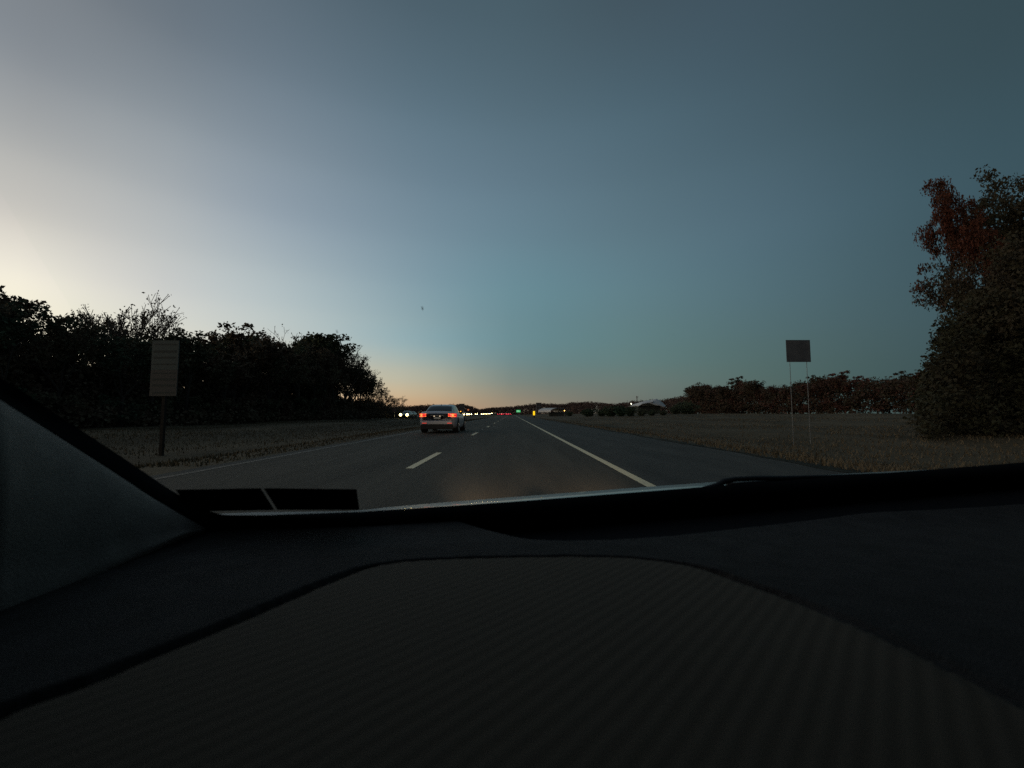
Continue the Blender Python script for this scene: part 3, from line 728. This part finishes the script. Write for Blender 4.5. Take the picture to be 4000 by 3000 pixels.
# box truck with amber marker lamps
tr = empty('truck', (X(1796, 215), 215, .12), math.pi, 'dark truck with amber lamps along its top beside the silver sedan', 'truck')
m2 = MB(); m2.box((-1.2, -7, .9), (1.2, -.2, 2.75)); m2.build('cargo_box', dark_paint, tr)
m2 = MB(); m2.box((-1.1, 0, .5), (1.1, 1.6, 2.0)); m2.box((-1.1, 1.6, .5), (1.1, 2.4, 1.3)); m2.build('cab', dark_paint, tr)
m2 = MB(); m2.box((-1.0, 1.6, 1.35), (1.0, 1.63, 1.95)); m2.build('windshield', glass_dark, tr)
for sx in (-.62, .62):
    m2 = MB(); m2.box((-.2, 0, -.1), (.2, .04, .1)); m2.build('marker_lamp', amber, tr, loc=(sx, 1.61, 2.12))
for yw in (-5.4, 1.0):
    for sx in (-1, 1):
        m2 = MB(); m2.cyl((sx * 1.0, yw, .48), (1, 0, 0), .48, .28, 20); m2.build('wheel', rubber, tr)
for o in list(COL.objects):
    pass

# ------------------------------------------------------------------ signs, posts, lamps
def panel_mat(name, c1, c2, n_band, seed):
    m = mat(name, c1, .6, .3); n_ = m.node_tree; b = n_.nodes['Principled BSDF']
    t = n_.nodes.new('ShaderNodeTexCoord'); wv = n_.nodes.new('ShaderNodeTexWave'); wv.bands_direction = 'Z'; wv.inputs['Scale'].default_value = n_band
    wv.inputs['Distortion'].default_value = 1.5; wv.inputs['Detail'].default_value = 3
    n_.links.new(t.outputs['Object'], wv.inputs[0])
    r = n_.nodes.new('ShaderNodeValToRGB'); r.color_ramp.elements[0].color = (*c1, 1); r.color_ramp.elements[1].color = (*c2, 1)
    n_.links.new(wv.outputs[0], r.inputs[0]); n_.links.new(r.outputs[0], b.inputs['Base Color']); return m
up_m = mat('sign_upper_sheet', (.090, .105, .100), .6); lo_m = mat('sign_lower_sheet', (.088, .078, .073), .6)
line_m = mat('sign_line_sheet', (.045, .05, .048), .6)
y_ = 13.0; c0 = P(648, 1330, y_); c1 = P(648, 1547, y_); wd = 122 / F * y_ * .86
sg = empty('roadside_sign', (c0.x, y_, float(gz(c0.x, y_))), 0, 'tall narrow grey sign in the median before the left wood', 'sign')
g0 = sg.location.z; zt, zb = c0.z - g0, c1.z - g0; zm = zb + (zt - zb) * .47
m2 = MB(); m2.box((-wd / 2, 0, zm), (wd / 2, .03, zt)); o = m2.build('upper_panel', up_m, sg)
m2 = MB(); m2.box((-wd / 2, 0, zb), (wd / 2, .03, zm - .005)); o = m2.build('lower_panel', lo_m, sg)
for i, (f0, hh) in enumerate(((.93, .02), (.80, .035), (.69, .03), (.57, .02), (.41, .02), (.30, .035), (.19, .03), (.06, .02))):
    zc = zb + (zt - zb) * f0
    m2 = MB(); m2.box((-wd * .42, -.004, zc - hh), (wd * .42, -.001, zc + hh)); m2.build('stripe', line_m, sg)
m2 = MB(); m2.box((-.05, .032, -.1), (.05, .12, zt - .1)); m2.build('post', wood_post, sg)
# square sign on two posts, right
y_ = 16.2; a = P(3070, 1328, y_); b = P(3168, 1414, y_)
back_m = noisy(mat('sign_back', (.16, .145, .15), .7), (.105, .105, .115), (.15, .15, .16), 2)[0]
sg = empty('square_sign', ((a.x + b.x) / 2, y_, float(gz(a.x, y_))), 0, 'square grey-brown sign on two thin posts against the sky on the right', 'sign')
g0 = sg.location.z; w2 = (b.x - a.x) / 2
m2 = MB(); m2.box((-w2, 0, b.z - g0), (w2, .02, a.z - g0)); o = m2.build('panel', back_m, sg)
for sx in (-.7, .7):
    m2 = MB(); m2.tube([(sx * w2, .045, -.2), (sx * w2, .045, a.z - g0 - .1)], .010, 8); m2.build('post', steel, sg)
for zz in (.25, .75):
    m2 = MB(); z0 = b.z - g0 + (a.z - b.z) * zz; m2.box((-w2 * .9, .021, z0 - .02), (w2 * .9, .03, z0 + .02)); m2.build('brace', steel, sg)
def small_sign(name, px, py, y_, w, h, m, label, emitpost=True, round_=False, cat='sign'):
    c = P(px, py, y_); g = float(gz(c.x, y_)); r0 = empty(name, (c.x, y_, g), 0, label, cat)
    m2 = MB()
    if round_: m2.cyl((0, 0, c.z - g), (0, 1, 0), w / 2, .03, 20)
    else: m2.box((-w / 2, -.015, c.z - g - h / 2), (w / 2, .015, c.z - g + h / 2))
    m2.build('panel', m, r0)
    if emitpost:
        m2 = MB(); m2.box((-.04, .017, -.1), (.04, .08, c.z - g + h * .3)); m2.build('post', steel, r0)
    return r0
pinkish = mat('faded_sign', (.36, .22, .17), .6)
small_sign('small_sign', 1541, 1603, 84, .72, .72, pinkish, 'small brownish square sign at the end of the left wood')
small_sign('round_sign', 1829, 1601, 190, .8, .8, mat('red_sign', (.5, .16, .08), .5, emit=(1, .3, .12), estr=.35), 'small reddish round sign above the oncoming headlights', round_=True)
dp = small_sign('delineator_post', 1452, 1637, 74, .10, .22, mat('white_marker', (.75, .75, .72), .4), 'thin white marker post in the grass at the foot of the left wood', cat='marker post')
dp = small_sign('marker_post', 2323, 1604, 118, .16, .55, mat('white_marker_b', (.7, .72, .72), .4), 'thin white marker post standing in the grass right of the small domed building', cat='marker post')
# green guide sign on a bracket pole; emission imitates headlight it throws back
c = P(2025, 1606, 320); gs = empty('guide_sign', (c.x, 320, float(gz(c.x, 320))), 0, 'small lit green road sign far ahead right of the red tail lamps', 'sign')
g_glow = mat('green_sign_face', (.02, .3, .1), .5, emit=(.05, .5, .16), estr=.9); w_glow = mat('white_sign_legend', (.7, .75, .7), .5, emit=(.4, .8, .5), estr=.7)
m2 = MB(); m2.box((-1.55, 0, c.z - gs.location.z - .85), (1.55, .1, c.z - gs.location.z + .85)); m2.build('panel', g_glow, gs)
m2 = MB()
for z0, x0, x1 in ((.35, -1.1, .5), (-.3, -1.1, 1.0)): m2.box((x0, -.02, c.z - gs.location.z + z0 - .16), (x1, -.005, c.z - gs.location.z + z0 + .16))
m2.build('legend', w_glow, gs)
for sx in (-1, 1):
    m2 = MB(); m2.box((sx * 1.0 - .08, .11, -.2), (sx * 1.0 + .08, .3, c.z - gs.location.z + .8)); m2.build('post', steel, gs)
# yellow lit marker
y_ = 105; c = P(2086, 1614, y_); yb = empty('warning_beacon', (c.x, y_, float(gz(c.x, y_))), 0, 'upright glowing yellow marker at the right edge of the road far ahead', 'road marker')
yl = mat('yellow_beacon', (.9, .6, .02), .4, emit=(1, .62, .01), estr=1.15); g0 = yb.location.z
m2 = MB(); m2.tube([(0, 0, c.z - g0 - .52), (0, 0, c.z - g0 - .45), (0, 0, c.z - g0 + .45), (0, 0, c.z - g0 + .52)], [.16, .24, .24, .14], 20); m2.build('lens', yl, yb, smooth=True)
m2 = MB(); m2.cyl((0, 0, (c.z - g0 - .5) / 2), (0, 0, 1), .14, max(.1, c.z - g0 - .5), 14); m2.build('base', black_pl, yb)
# lamps on the right
def lamp(px, py, y_, r_, m, label):
    c = P(px, py, y_); g = float(gz(c.x, y_)); o = empty('street_lamp', (c.x, y_, g), 0, label, 'lamp')
    m2 = MB(); m2.tube([(0, .25, -.2), (0, .25, c.z - g + .15), (0, .1, c.z - g + .2), (0, 0, c.z - g + .17)], [.06, .045, .04, .04], 8); m2.build('pole', steel, o)
    bm = bmesh.new(); bmesh.ops.create_uvsphere(bm, u_segments=12, v_segments=8, radius=r_); me = bpy.data.meshes.new('bulb'); bm.to_mesh(me); bm.free(); me.materials.append(m)
    b = bpy.data.objects.new('bulb', me); COL.objects.link(b); b.parent = o; b.location = (0, 0, c.z - g)
lamp(2466, 1577, 150, .16, mat('cool_lamp', (.9, .9, .7), emit=(1, .95, .7), estr=9), 'white pole lamp shining left of the arched building')
lamp(2205, 1604, 160, .15, mat('orange_lamp', (.9, .6, .2), emit=(1, .5, .1), estr=9), 'orange lamp shining before the small domed building')
# mast
y_ = 420; c = P(2488, 1547, y_); m0 = empty('mast', (c.x, y_, .9), 0, 'slim lattice mast rising over the woods left of the arched building', 'mast')
m2 = MB(); Hm = c.z - .9
for a in range(3):
    ang = a * 2.094; m2.tube([(math.cos(ang) * .9, math.sin(ang) * .9, 0), (math.cos(ang) * .5, math.sin(ang) * .5, Hm)], .12, 4)
for i in range(9):
    z = Hm * i / 9; r_ = .9 - .4 * i / 9
    for a in range(3):
        A = a * 2.094; B = (a + 1) * 2.094; m2.tube([(math.cos(A) * r_, math.sin(A) * r_, z), (math.cos(B) * (r_ - .04), math.sin(B) * (r_ - .04), z + Hm / 9)], .07, 3)
m2.build('lattice', steel, m0)
m2 = MB()
for a in range(3): m2.box((-.15, .9, Hm - 2.2), (.15, 1.1, Hm), Matrix.Rotation(a * 2.094, 3, 'Z'))
m2.build('antenna', steel, m0)
# blocky buildings beyond the trees
bw = noisy(mat('far_wall', (.16, .13, .13), .8), (.13, .11, .11), (.18, .15, .15), .5)[0]
def block(px, top, y_, w, label):
    c = P(px, top, y_); o = empty('tower_block', (c.x, y_, 0), 0, label, 'building')
    m2 = MB(); m2.box((-w / 2, 0, 0), (w / 2, w, c.z - .5)); m2.build('wall', bw, o)
    m2 = MB(); m2.box((-w / 2 - .2, -.2, c.z - .497), (w / 2 + .2, w + .2, c.z)); m2.build('roof', black_pl, o)
    for f in range(3):
        for k in range(3):
            m3 = MB(); x0 = -w / 2 + w * (k + .25) / 3; z0 = c.z - 3 - f * 3
            m3.box((x0, -.05, z0), (x0 + w / 6, -.003, z0 + 1.3)); m3.build('window', glass_dark, o)
block(1803, 1577, 480, 5.6, 'square block rising above the woods just right of the silver sedan')
block(2105, 1573, 430, 5.2, 'square block rising above the woods over the yellow marker')
# arched fabric-roofed buildings
fab = noisy(mat('pale_roof_fabric', (.36, .35, .34), .6), (.55, .52, .52), (.75, .72, .70), .6)[0]
fabw = noisy(mat('pale_wall_cladding', (.1, .1, .1), .8), (.05, .055, .05), (.09, .09, .08), 1)[0]
def vault(parent, cx, w, h, z0, length, rot, name='roof_vault', skew=0.0):
    m2 = MB(); rows = []
    R = Matrix.Rotation(rot, 3, 'Z')
    for j in range(9):
        yv = length * j / 8
        rows.append([Vector((cx, 0, 0)) + R @ Vector((-w / 2 * math.cos(math.pi * i / 20) + skew * math.sin(math.pi * i / 20), yv, z0 + h * math.sin(math.pi * i / 20) ** .85)) for i in range(21)])
    rows2 = [[p + Vector((0, 0, -.12)) for p in r_] for r_ in rows]
    m2.grid(rows); m2.grid([r_[::-1] for r_ in rows2])
    for rr, r2 in ((rows[0], rows2[0]), (rows[-1], rows2[-1])): m2.grid([rr, r2])
    return m2.build(name, fab, parent, smooth=True)
y_ = 150; c = P(2545, 1590, y_)
ab = empty('arched_building', (c.x, y_, .9), 0, 'pale twin-arched roofed building showing above the bushes on the right', 'building')
def canopy(top, bot, d, name='roof_shell'):
    rows = []; o_ = Vector((c.x, y_, .9))
    for t in np.linspace(0, 1, 18):
        ta = [i / (len(top) - 1) for i in range(len(top))]; tb_ = [i / (len(bot) - 1) for i in range(len(bot))]
        T = P(float(np.interp(t, ta, [q[0] for q in top])), float(np.interp(t, ta, [q[1] for q in top])), y_ + 4)
        B = P(float(np.interp(t, tb_, [q[0] for q in bot])), float(np.interp(t, tb_, [q[1] for q in bot])), y_)
        Bk = Vector((B.x, y_ + 8 + 4, B.z)); r_ = []
        for s_ in np.linspace(0, 1, 7): p = B.lerp(T, s_); p.z += .35 * math.sin(math.pi * s_) * abs(T.z - B.z) * .5; r_.append(p - o_)
        for s_ in np.linspace(0, 1, 7)[1:]: p = T.lerp(Bk, s_); p.z += .35 * math.sin(math.pi * s_) * abs(T.z - B.z) * .5; r_.append(p - o_)
        rows.append(r_)
    m2 = MB(); m2.grid(rows); o = m2.build(name, fab, ab, smooth=True)
    so_ = o.modifiers.new('t', 'SOLIDIFY'); so_.thickness = .12
canopy([(2491, 1586), (2505, 1573), (2522, 1567), (2540, 1565), (2553, 1566)], [(2492, 1588), (2510, 1578), (2530, 1575), (2545, 1573), (2552, 1569)], 1)
canopy([(2536, 1572), (2549, 1562), (2564, 1559), (2578, 1566), (2590, 1576), (2599, 1586)], [(2534, 1574), (2548, 1579), (2562, 1584), (2576, 1585), (2588, 1589), (2599, 1590)], 1)
zE = ZT(1589, y_) - .9
m2 = MB(); m2.box((-4.0, 2.5, -.5), (3.9, 9, zE + .4)); m2.build('wall', fabw, ab)
y_ = 170; c = P(2182, 1600, y_)
db = empty('domed_building', (c.x, y_, .3), 0, 'small low building with pale domed roof behind the yellow marker', 'building')
zE = ZT(1609, y_) - .3
vault(db, 0, 8.4, 1.65, zE, 8, math.radians(35)); m2 = MB(); m2.box((-3.9, .8, -.3), (3.9, 7, zE)); m2.build('wall', fabw, db)

# ------------------------------------------------------------------ the car the picture is taken from
car = empty('own_car', (0.3, 0, 0), 0, 'dark interior and bonnet of the car the view is taken from', 'car')
def own(mb, name, m, smooth=True, parent=None):
    mb.v = [(v[0] - .3, v[1], v[2]) for v in mb.v]
    return mb.build(name, m, parent or car, smooth=smooth)
dash_m, _ = noisy(mat('dash_plastic', (.05, .05, .053), .9, .08), (.038, .034, .032), (.052, .047, .045), 30, 4, bump=.25, bscale=500)
pad_m = mat('dash_pad', (.06, .057, .05), .85, .08)
nn = pad_m.node_tree; b = nn.nodes['Principled BSDF']
t = nn.nodes.new('ShaderNodeTexCoord'); mp = nn.nodes.new('ShaderNodeMapping'); mp.inputs['Rotation'].default_value = (0, 0, math.radians(-48))
wv = nn.nodes.new('ShaderNodeTexWave'); wv.bands_direction = 'Y'; wv.inputs['Scale'].default_value = 33; wv.inputs['Distortion'].default_value = 1.2; wv.inputs['Detail'].default_value = 2; wv.inputs['Detail Scale'].default_value = .6
nn.links.new(t.outputs['Object'], mp.inputs[0]); nn.links.new(mp.outputs[0], wv.inputs[0])
nz = nn.nodes.new('ShaderNodeTexNoise'); nz.inputs['Scale'].default_value = 4; nn.links.new(t.outputs['Object'], nz.inputs[0])
r = nn.nodes.new('ShaderNodeValToRGB'); r.color_ramp.elements[0].color = (.072, .056, .042, 1); r.color_ramp.elements[1].color = (.118, .093, .071, 1)
ml = nn.nodes.new('ShaderNodeMath'); ml.operation = 'MULTIPLY_ADD'; ml.inputs[1].default_value = .5; nn.links.new(wv.outputs[0], ml.inputs[0]); 
m3 = nn.nodes.new('ShaderNodeMath'); m3.operation = 'MULTIPLY'; m3.inputs[1].default_value = .6; nn.links.new(nz.outputs[0], m3.inputs[0]); nn.links.new(m3.outputs[0], ml.inputs[2])
nn.links.new(ml.outputs[0], r.inputs[0]); nn.links.new(r.outputs[0], b.inputs['Base Color'])
bp = nn.nodes.new('ShaderNodeBump'); bp.inputs['Strength'].default_value = .10; bp.inputs['Distance'].default_value = .002
nn.links.new(wv.outputs[0], bp.inputs['Height']); nn.links.new(bp.outputs[0], b.inputs['Normal'])
seal_m = mat('black_seal', (.006, .006, .007), .9, .1)
vent_m = mat('vent_plastic', (.012, .012, .014), .9, .15)
trim_m, _ = noisy(mat('pillar_trim', (.10, .12, .13), .85, .2), (.235, .20, .175), (.285, .245, .215), 40, 3, bump=.2, bscale=400)
hood_m = mat('bonnet_paint', (.28, .32, .34), .32, .5, .4, coat=.5)

# windshield base line (photo pixel, distance)
BASE = [(-900, 1250, .22), (-300, 1330, .33), (0, 1512, .40), (200, 1640, .46), (420, 1780, .52), (600, 1900, .57), (700, 1960, .60), (770, 1996, .615), (840, 2014, .63), (1000, 2014, .64), (1400, 2000, .67), (2000, 1960, .74), (2600, 1914, .79), (3000, 1882, .82), (3590, 1838, .84), (4000, 1806, .82), (4500, 1765, .76), (5200, 1700, .68), (6100, 1600, .55)]
def base_pt(px, dpy=0, dy=0):
    a = [q[0] for q in BASE]
    return P(px, float(np.interp(px, a, [q[1] for q in BASE])) + dpy, float(np.interp(px, a, [q[2] for q in BASE])) + dy)
pxs = list(np.linspace(-300, 700, 41)) + list(np.linspace(720, 900, 14)) + list(np.linspace(940, 4400, 70)) + list(np.linspace(4480, 6050, 20))
def band_w(px): return float(np.interp(px, [-300, 0, 600, 800, 1000, 2000, 3000, 4000], [50, 50, 48, 46, 48, 62, 60, 50]))
mb = MB(); rows = []
for px in pxs:
    bw_ = band_w(px)
    if px < 800:
        d = Vector((-.45, .89)).normalized(); nx, ny = -d.y * .0 - .55, .83
        A = base_pt(px); a = [q[0] for q in BASE]; py = float(np.interp(px, a, [q[1] for q in BASE])); dd_ = float(np.interp(px, a, [q[2] for q in BASE]))
        k = (800 - px) / 1100
        B = P(px - 30 * min(1, (800 - px) / 150), py + bw_, dd_ - .012)
        C = P(px - 60 * min(1, (800 - px) / 150), py + bw_ + 14, dd_ + .02)
    else:
        A = base_pt(px); B = base_pt(px, bw_, -.012); C = base_pt(px, bw_ + 10, .02)
    rows.append([A + Vector((0, .02, -.004)), A, (A + B) / 2 + Vector((0, -.004, .002)), B, C, C + Vector((-.02 if px < 800 else 0, .01, -.12))])
mb.grid(rows); own(mb, 'windshield_seal', seal_m)

# dashboard height field
DZ0 = EYE - .133
_bl = np.array([tuple(base_pt(px, band_w(px) - 4)) for px in np.linspace(800, 6000, 120)])
def dash_z(x, y_):
    z = DZ0 - .052 * y_; yb = np.interp(x, _bl[:, 0], _bl[:, 1]); zb = np.interp(x, _bl[:, 0], _bl[:, 2])
    w = sstep(-.20, -.005, y_ - yb) * sstep(_bl[0, 0] - .15, _bl[0, 0], x)
    return z * (1 - w) + zb * w
def on_dash(px, py):
    d = ray(px, py); o = Vector((0, 0, EYE)); t_ = .06
    while t_ < 1.6:
        p = o + d * t_
        if p.z < float(dash_z(p.x, p.y)): break
        t_ += .002
    return o + d * t_
ARC = [(-1500, 3500), (-600, 3060), (0, 2790), (300, 2680), (700, 2520), (1000, 2392), (1250, 2285), (1440, 2218), (1650, 2192), (2000, 2180), (2300, 2178), (2520, 2188), (2750, 2225), (2950, 2292), (3160, 2366), (3500, 2510), (4000, 2760)]
arc = []
for a, b in spl(ARC, 12):
    p = on_dash(a, b); arc.append((p.x, p.y, a))
arc = np.array(arc)
VENT = [(1760, 2028), (1850, 2056), (1960, 2085), (2080, 2108), (2300, 2112), (2600, 2096), (2900, 2064), (3200, 2030), (3400, 2005), (3700, 1990), (4100, 1965)]
vent = np.array([(lambda p: (p.x, p.y))(on_dash(a, b)) for a, b in spl(VENT, 8)])
nx, ny = 760, 380
gxs = np.linspace(-.75, 1.50, nx); gys = np.linspace(.02, .95, ny)
GX, GY = np.meshgrid(gxs, gys)
flat = np.stack([GX.ravel(), GY.ravel()], 1)
def seg_dist(pts, poly):
    best = np.full(len(pts), 1e9); idx = np.zeros(len(pts), int); side = np.zeros(len(pts))
    for i in range(len(poly) - 1):
        a, b = poly[i, :2], poly[i + 1, :2]; ab = b - a; L = (ab ** 2).sum() + 1e-12
        t_ = np.clip(((pts - a) @ ab) / L, 0, 1); q = a + t_[:, None] * ab; d = np.hypot(*(pts - q).T)
        m_ = d < best; best[m_] = d[m_]; idx[m_] = i; side[m_] = (ab[0] * (pts[:, 1] - a[1]) - ab[1] * (pts[:, 0] - a[0]))[m_]
    return best, idx, side
dist, idx, side = seg_dist(flat, arc)
pxa = arc[idx, 2]
gw = .0074; depth = .012 * np.interp(pxa, [-500, 2700, 3300], [1, 1, .25])
prof = depth * (1 - sstep(gw * .55, gw * 1.25, dist))
inside = side < 0                                    # nearer the lens than the seam
Z = dash_z(flat[:, 0], flat[:, 1]) - prof + np.where(inside, .006 * sstep(gw, gw * 3, dist), 0) 
vd, vi, vs = seg_dist(flat, vent)
xv0 = vent[0][0]
inv = (vs > 0) & (flat[:, 0] > xv0) 
Z = Z - np.where(inv, .030 * sstep(0, .022, vd), 0)
Z = np.where(Z > EYE - .02, EYE - .02, Z)
# left: the pad falls away towards the pillar
Z = Z - .05 * sstep(-.30, -.62, flat[:, 0] + (flat[:, 1] - .35) * .25) * (~inside)
V = np.stack([flat[:, 0] - .3, flat[:, 1], Z], 1)
# cut what would pass through the glass
bl = np.array([(lambda p: (p.x, p.y))(base_pt(px, band_w(px))) for px in np.linspace(600, 6000, 90)])
ylim = np.interp(flat[:, 0], bl[:, 0], bl[:, 1]) + .012
okv = (flat[:, 1] < ylim)
def sub(maskv, name, m):
    I = np.arange(nx * ny).reshape(ny, nx)
    q = np.stack([I[:-1, :-1], I[:-1, 1:], I[1:, 1:], I[1:, :-1]], -1).reshape(-1, 4)
    k_ = maskv[q].sum(1) >= 2; k_ &= okv[q].all(1); q = q[k_]
    u, inv_ = np.unique(q, return_inverse=True); 
    return mesh_obj(name, V[u].tolist(), inv_.reshape(-1, 4).tolist(), m, car, smooth=True)
ventmask = inv & (vd > .004)
sub(inside, 'instrument_pad', pad_m)
I0 = ~inside
I = np.arange(nx * ny).reshape(ny, nx); q = np.stack([I[:-1, :-1], I[:-1, 1:], I[1:, 1:], I[1:, :-1]], -1).reshape(-1, 4)
ins_f = inside[q].sum(1) >= 2; ven_f = (~ins_f) & (ventmask[q].sum(1) >= 2); okf = okv[q].all(1)
for nm, kf, mm in (('dashboard', ~ins_f & ~ven_f & okf, dash_m), ('defroster_vent', ven_f & okf, vent_m)):
    qq = q[kf]; u, iv = np.unique(qq, return_inverse=True)
    mesh_obj(nm, V[u].tolist(), iv.reshape(-1, 4).tolist(), mm, car, smooth=True)

# left pillar trim and the dark gap below it
TOPE = [(-900, 1048, .20), (-400, 1318, .32), (0, 1562, .388), (200, 1689, .448), (420, 1829, .508), (600, 1948, .558), (720, 2018, .59), (800, 2062, .612)]
LOWE = [(-900, 2900, .30), (-400, 2680, .34), (0, 2440, .39), (200, 2340, .43), (420, 2225, .48), (600, 2140, .53), (720, 2085, .57), (800, 2068, .612)]
rows = []
for k in np.linspace(0, 1, 60):
    px = -900 + 1700 * k
    a = [q_[0] for q_ in TOPE]
    A = P(px, float(np.interp(px, a, [q_[1] for q_ in TOPE])), float(np.interp(px, a, [q_[2] for q_ in TOPE])))
    B = P(px, float(np.interp(px, a, [q_[1] for q_ in LOWE])), float(np.interp(px, a, [q_[2] for q_ in LOWE])))
    row = []
    for s in np.linspace(0, 1, 14):
        p = A.lerp(B, s); p = p + Vector((.035, -.02, .0)) * math.sin(math.pi * min(1, s * 1.3) ** .8 if s * 1.3 < 1 else 0) * (1 - k)
        row.append(p)
    rows.append([A + Vector((-.03, .02, 0))] + row + [B + Vector((-.03, .0, -.03))])
mb = MB(); mb.grid(rows); own(mb, 'pillar_trim', trim_m)
mb = MB(); mb.box((-.95, -.6, .3), (-.50, .75, EYE - .245)); own(mb, 'door_card', vent_m, smooth=False)
# unseen roof lining, rear wall and sides, placed and sized to shade the cabin
mb = MB(); mb.box((-.80, -2.2, EYE + .31), (1.5, .28, EYE + .40)); own(mb, 'roof', black_pl, smooth=False)
mb = MB(); mb.box((-.80, -2.25, .2), (1.5, -2.21, EYE + .40)); own(mb, 'rear_panel', black_pl, smooth=False)
mb = MB(); mb.box((-.95, -2.2, .2), (-.84, .66, EYE + .40)); mb.box((1.52, -2.2, .2), (1.6, 1.0, EYE + .40)); own(mb, 'side_panel', black_pl, smooth=False)
mb = MB(); mb.box((-.8, -2.2, .15), (1.5, .9, .2)); own(mb, 'floor_pan', black_pl, smooth=False)
# bonnet
CREST = [(300, 2090), (700, 2012), (1000, 2001), (1400, 1996), (1470, 1985), (1700, 1965), (2000, 1942), (2400, 1911), (2800, 1882), (3250, 1853), (3590, 1836), (4000, 1818), (4600, 1800), (5200, 1790)]
rows = []
for px in np.linspace(300, 5200, 66):
    py = float(np.interp(px, [a for a, _ in CREST], [b for _, b in CREST]))
    A = P(px, py + 110, .95); B = P(px, py, 1.28); B0 = A.lerp(B, .55) + Vector((0, 0, .012))
    D = B + Vector((0, .35, -.09)); E = B + Vector((0, .95, -.24)); G = Vector((B.x * .9, 2.45, B.z - .36))
    rows.append([A, B0, B, D, E, G, G + Vector((0, .05, -.25))])
mb = MB(); mb.grid(rows); own(mb, 'bonnet', hood_m)
# wiper
wp = [(2700, 1925, .84), (2800, 1897, .86), (2828, 1881, .86), (2870, 1872, .86), (2950, 1868, .86), (3060, 1868, .87), (3240, 1862, .88), (3480, 1852, .88)]
mb = MB(); mb.tube([P(*p) for p in wp], [.005, .006, .006, .005, .005, .005, .004, .003], 8); own(mb, 'wiper', black_pl)
mb = MB(); mb.tube([P(2840, 1895, .87), P(2950, 1888, .87), P(3200, 1874, .88), P(3500, 1860, .89)], .005, 8); own(mb, 'wiper', black_pl)
# windshield pane
glass = bpy.data.materials.new('windshield_glass'); glass.use_nodes = True; gn = glass.node_tree; gn.nodes.clear()
go_ = gn.nodes.new('ShaderNodeOutputMaterial'); tb = gn.nodes.new('ShaderNodeBsdfTransparent'); tb.inputs[0].default_value = (.975, .985, .98, 1); gn.links.new(tb.outputs[0], go_.inputs[0])
rows = []
for px in np.linspace(780, 6000, 36):
    A = base_pt(px, 20, .012); B = Vector((A.x, .28, EYE + .37)); B.x = np.interp(px, [780, 6000], [-.50, 1.45])
    rows.append([A.lerp(B, s) for s in np.linspace(0, 1, 8)])
mb = MB(); mb.grid(rows); ws = own(mb, 'windshield', glass)
for (px, py, w) in ((1650, 1205, 7), (1316, 1296, 6)):
    A = P(px, py, .474); e = w / F * .474
    mesh_obj('dirt_speck', [A + Vector((-.3 - e * .5, 0, e)), A + Vector((-.3 + e * .1, 0, e * 1.1)), A + Vector((-.3 + e * .6, 0, -e)), A + Vector((-.3, 0, -e * .8))], [(0, 1, 2, 3)], black_pl, ws)
# stickers on the lower left of the pane
st_m = mat('sticker_back', (.008, .008, .009), .9, .1)
def sticker(q, label):
    vs = []
    for off in (0, .0008):
        for (px, py) in q: vs.append(P(px, py, .655 - (2000 - py) * .0006 + off))
    o = mesh_obj('sticker', vs, [(0, 1, 2, 3), (7, 6, 5, 4), (0, 4, 5, 1), (1, 5, 6, 2), (2, 6, 7, 3), (3, 7, 4, 0)], st_m)
    tag(o, label, 'sticker', 'stickers in the lower corner of the windshield')
sticker([(685, 1913), (1018, 1907), (1072, 1992), (752, 1998)], 'black slanted sticker nearer the pillar in the lower left of the windshield')
sticker([(1030, 1907), (1393, 1911), (1404, 1992), (1084, 1992)], 'black sticker farther from the pillar with an upright right end')
own_lens = mat('own_lamp_lens', (.8, .8, .75), .2, emit=(1, .8, .5), estr=1.5)
# own headlights on the road ahead
for sx in (-.62, .62):
    ld = bpy.data.lights.new('headlight_beam', 'SPOT'); ld.energy = 650; ld.spot_size = math.radians(34); ld.spot_blend = .9; ld.color = (1, .74, .48); ld.shadow_soft_size = .06
    lo = bpy.data.objects.new('headlight_beam', ld); COL.objects.link(lo); lo.parent = car
    lo.location = (sx, 2.54, .36); lo.rotation_euler = Vector((0, 1, .035)).to_track_quat('-Z', 'Y').to_euler()
    m2 = MB(); m2.cyl((sx - 0, 2.47, .33), (0, 1, 0), .08, .04, 18); m2.build('headlight', own_lens, car)
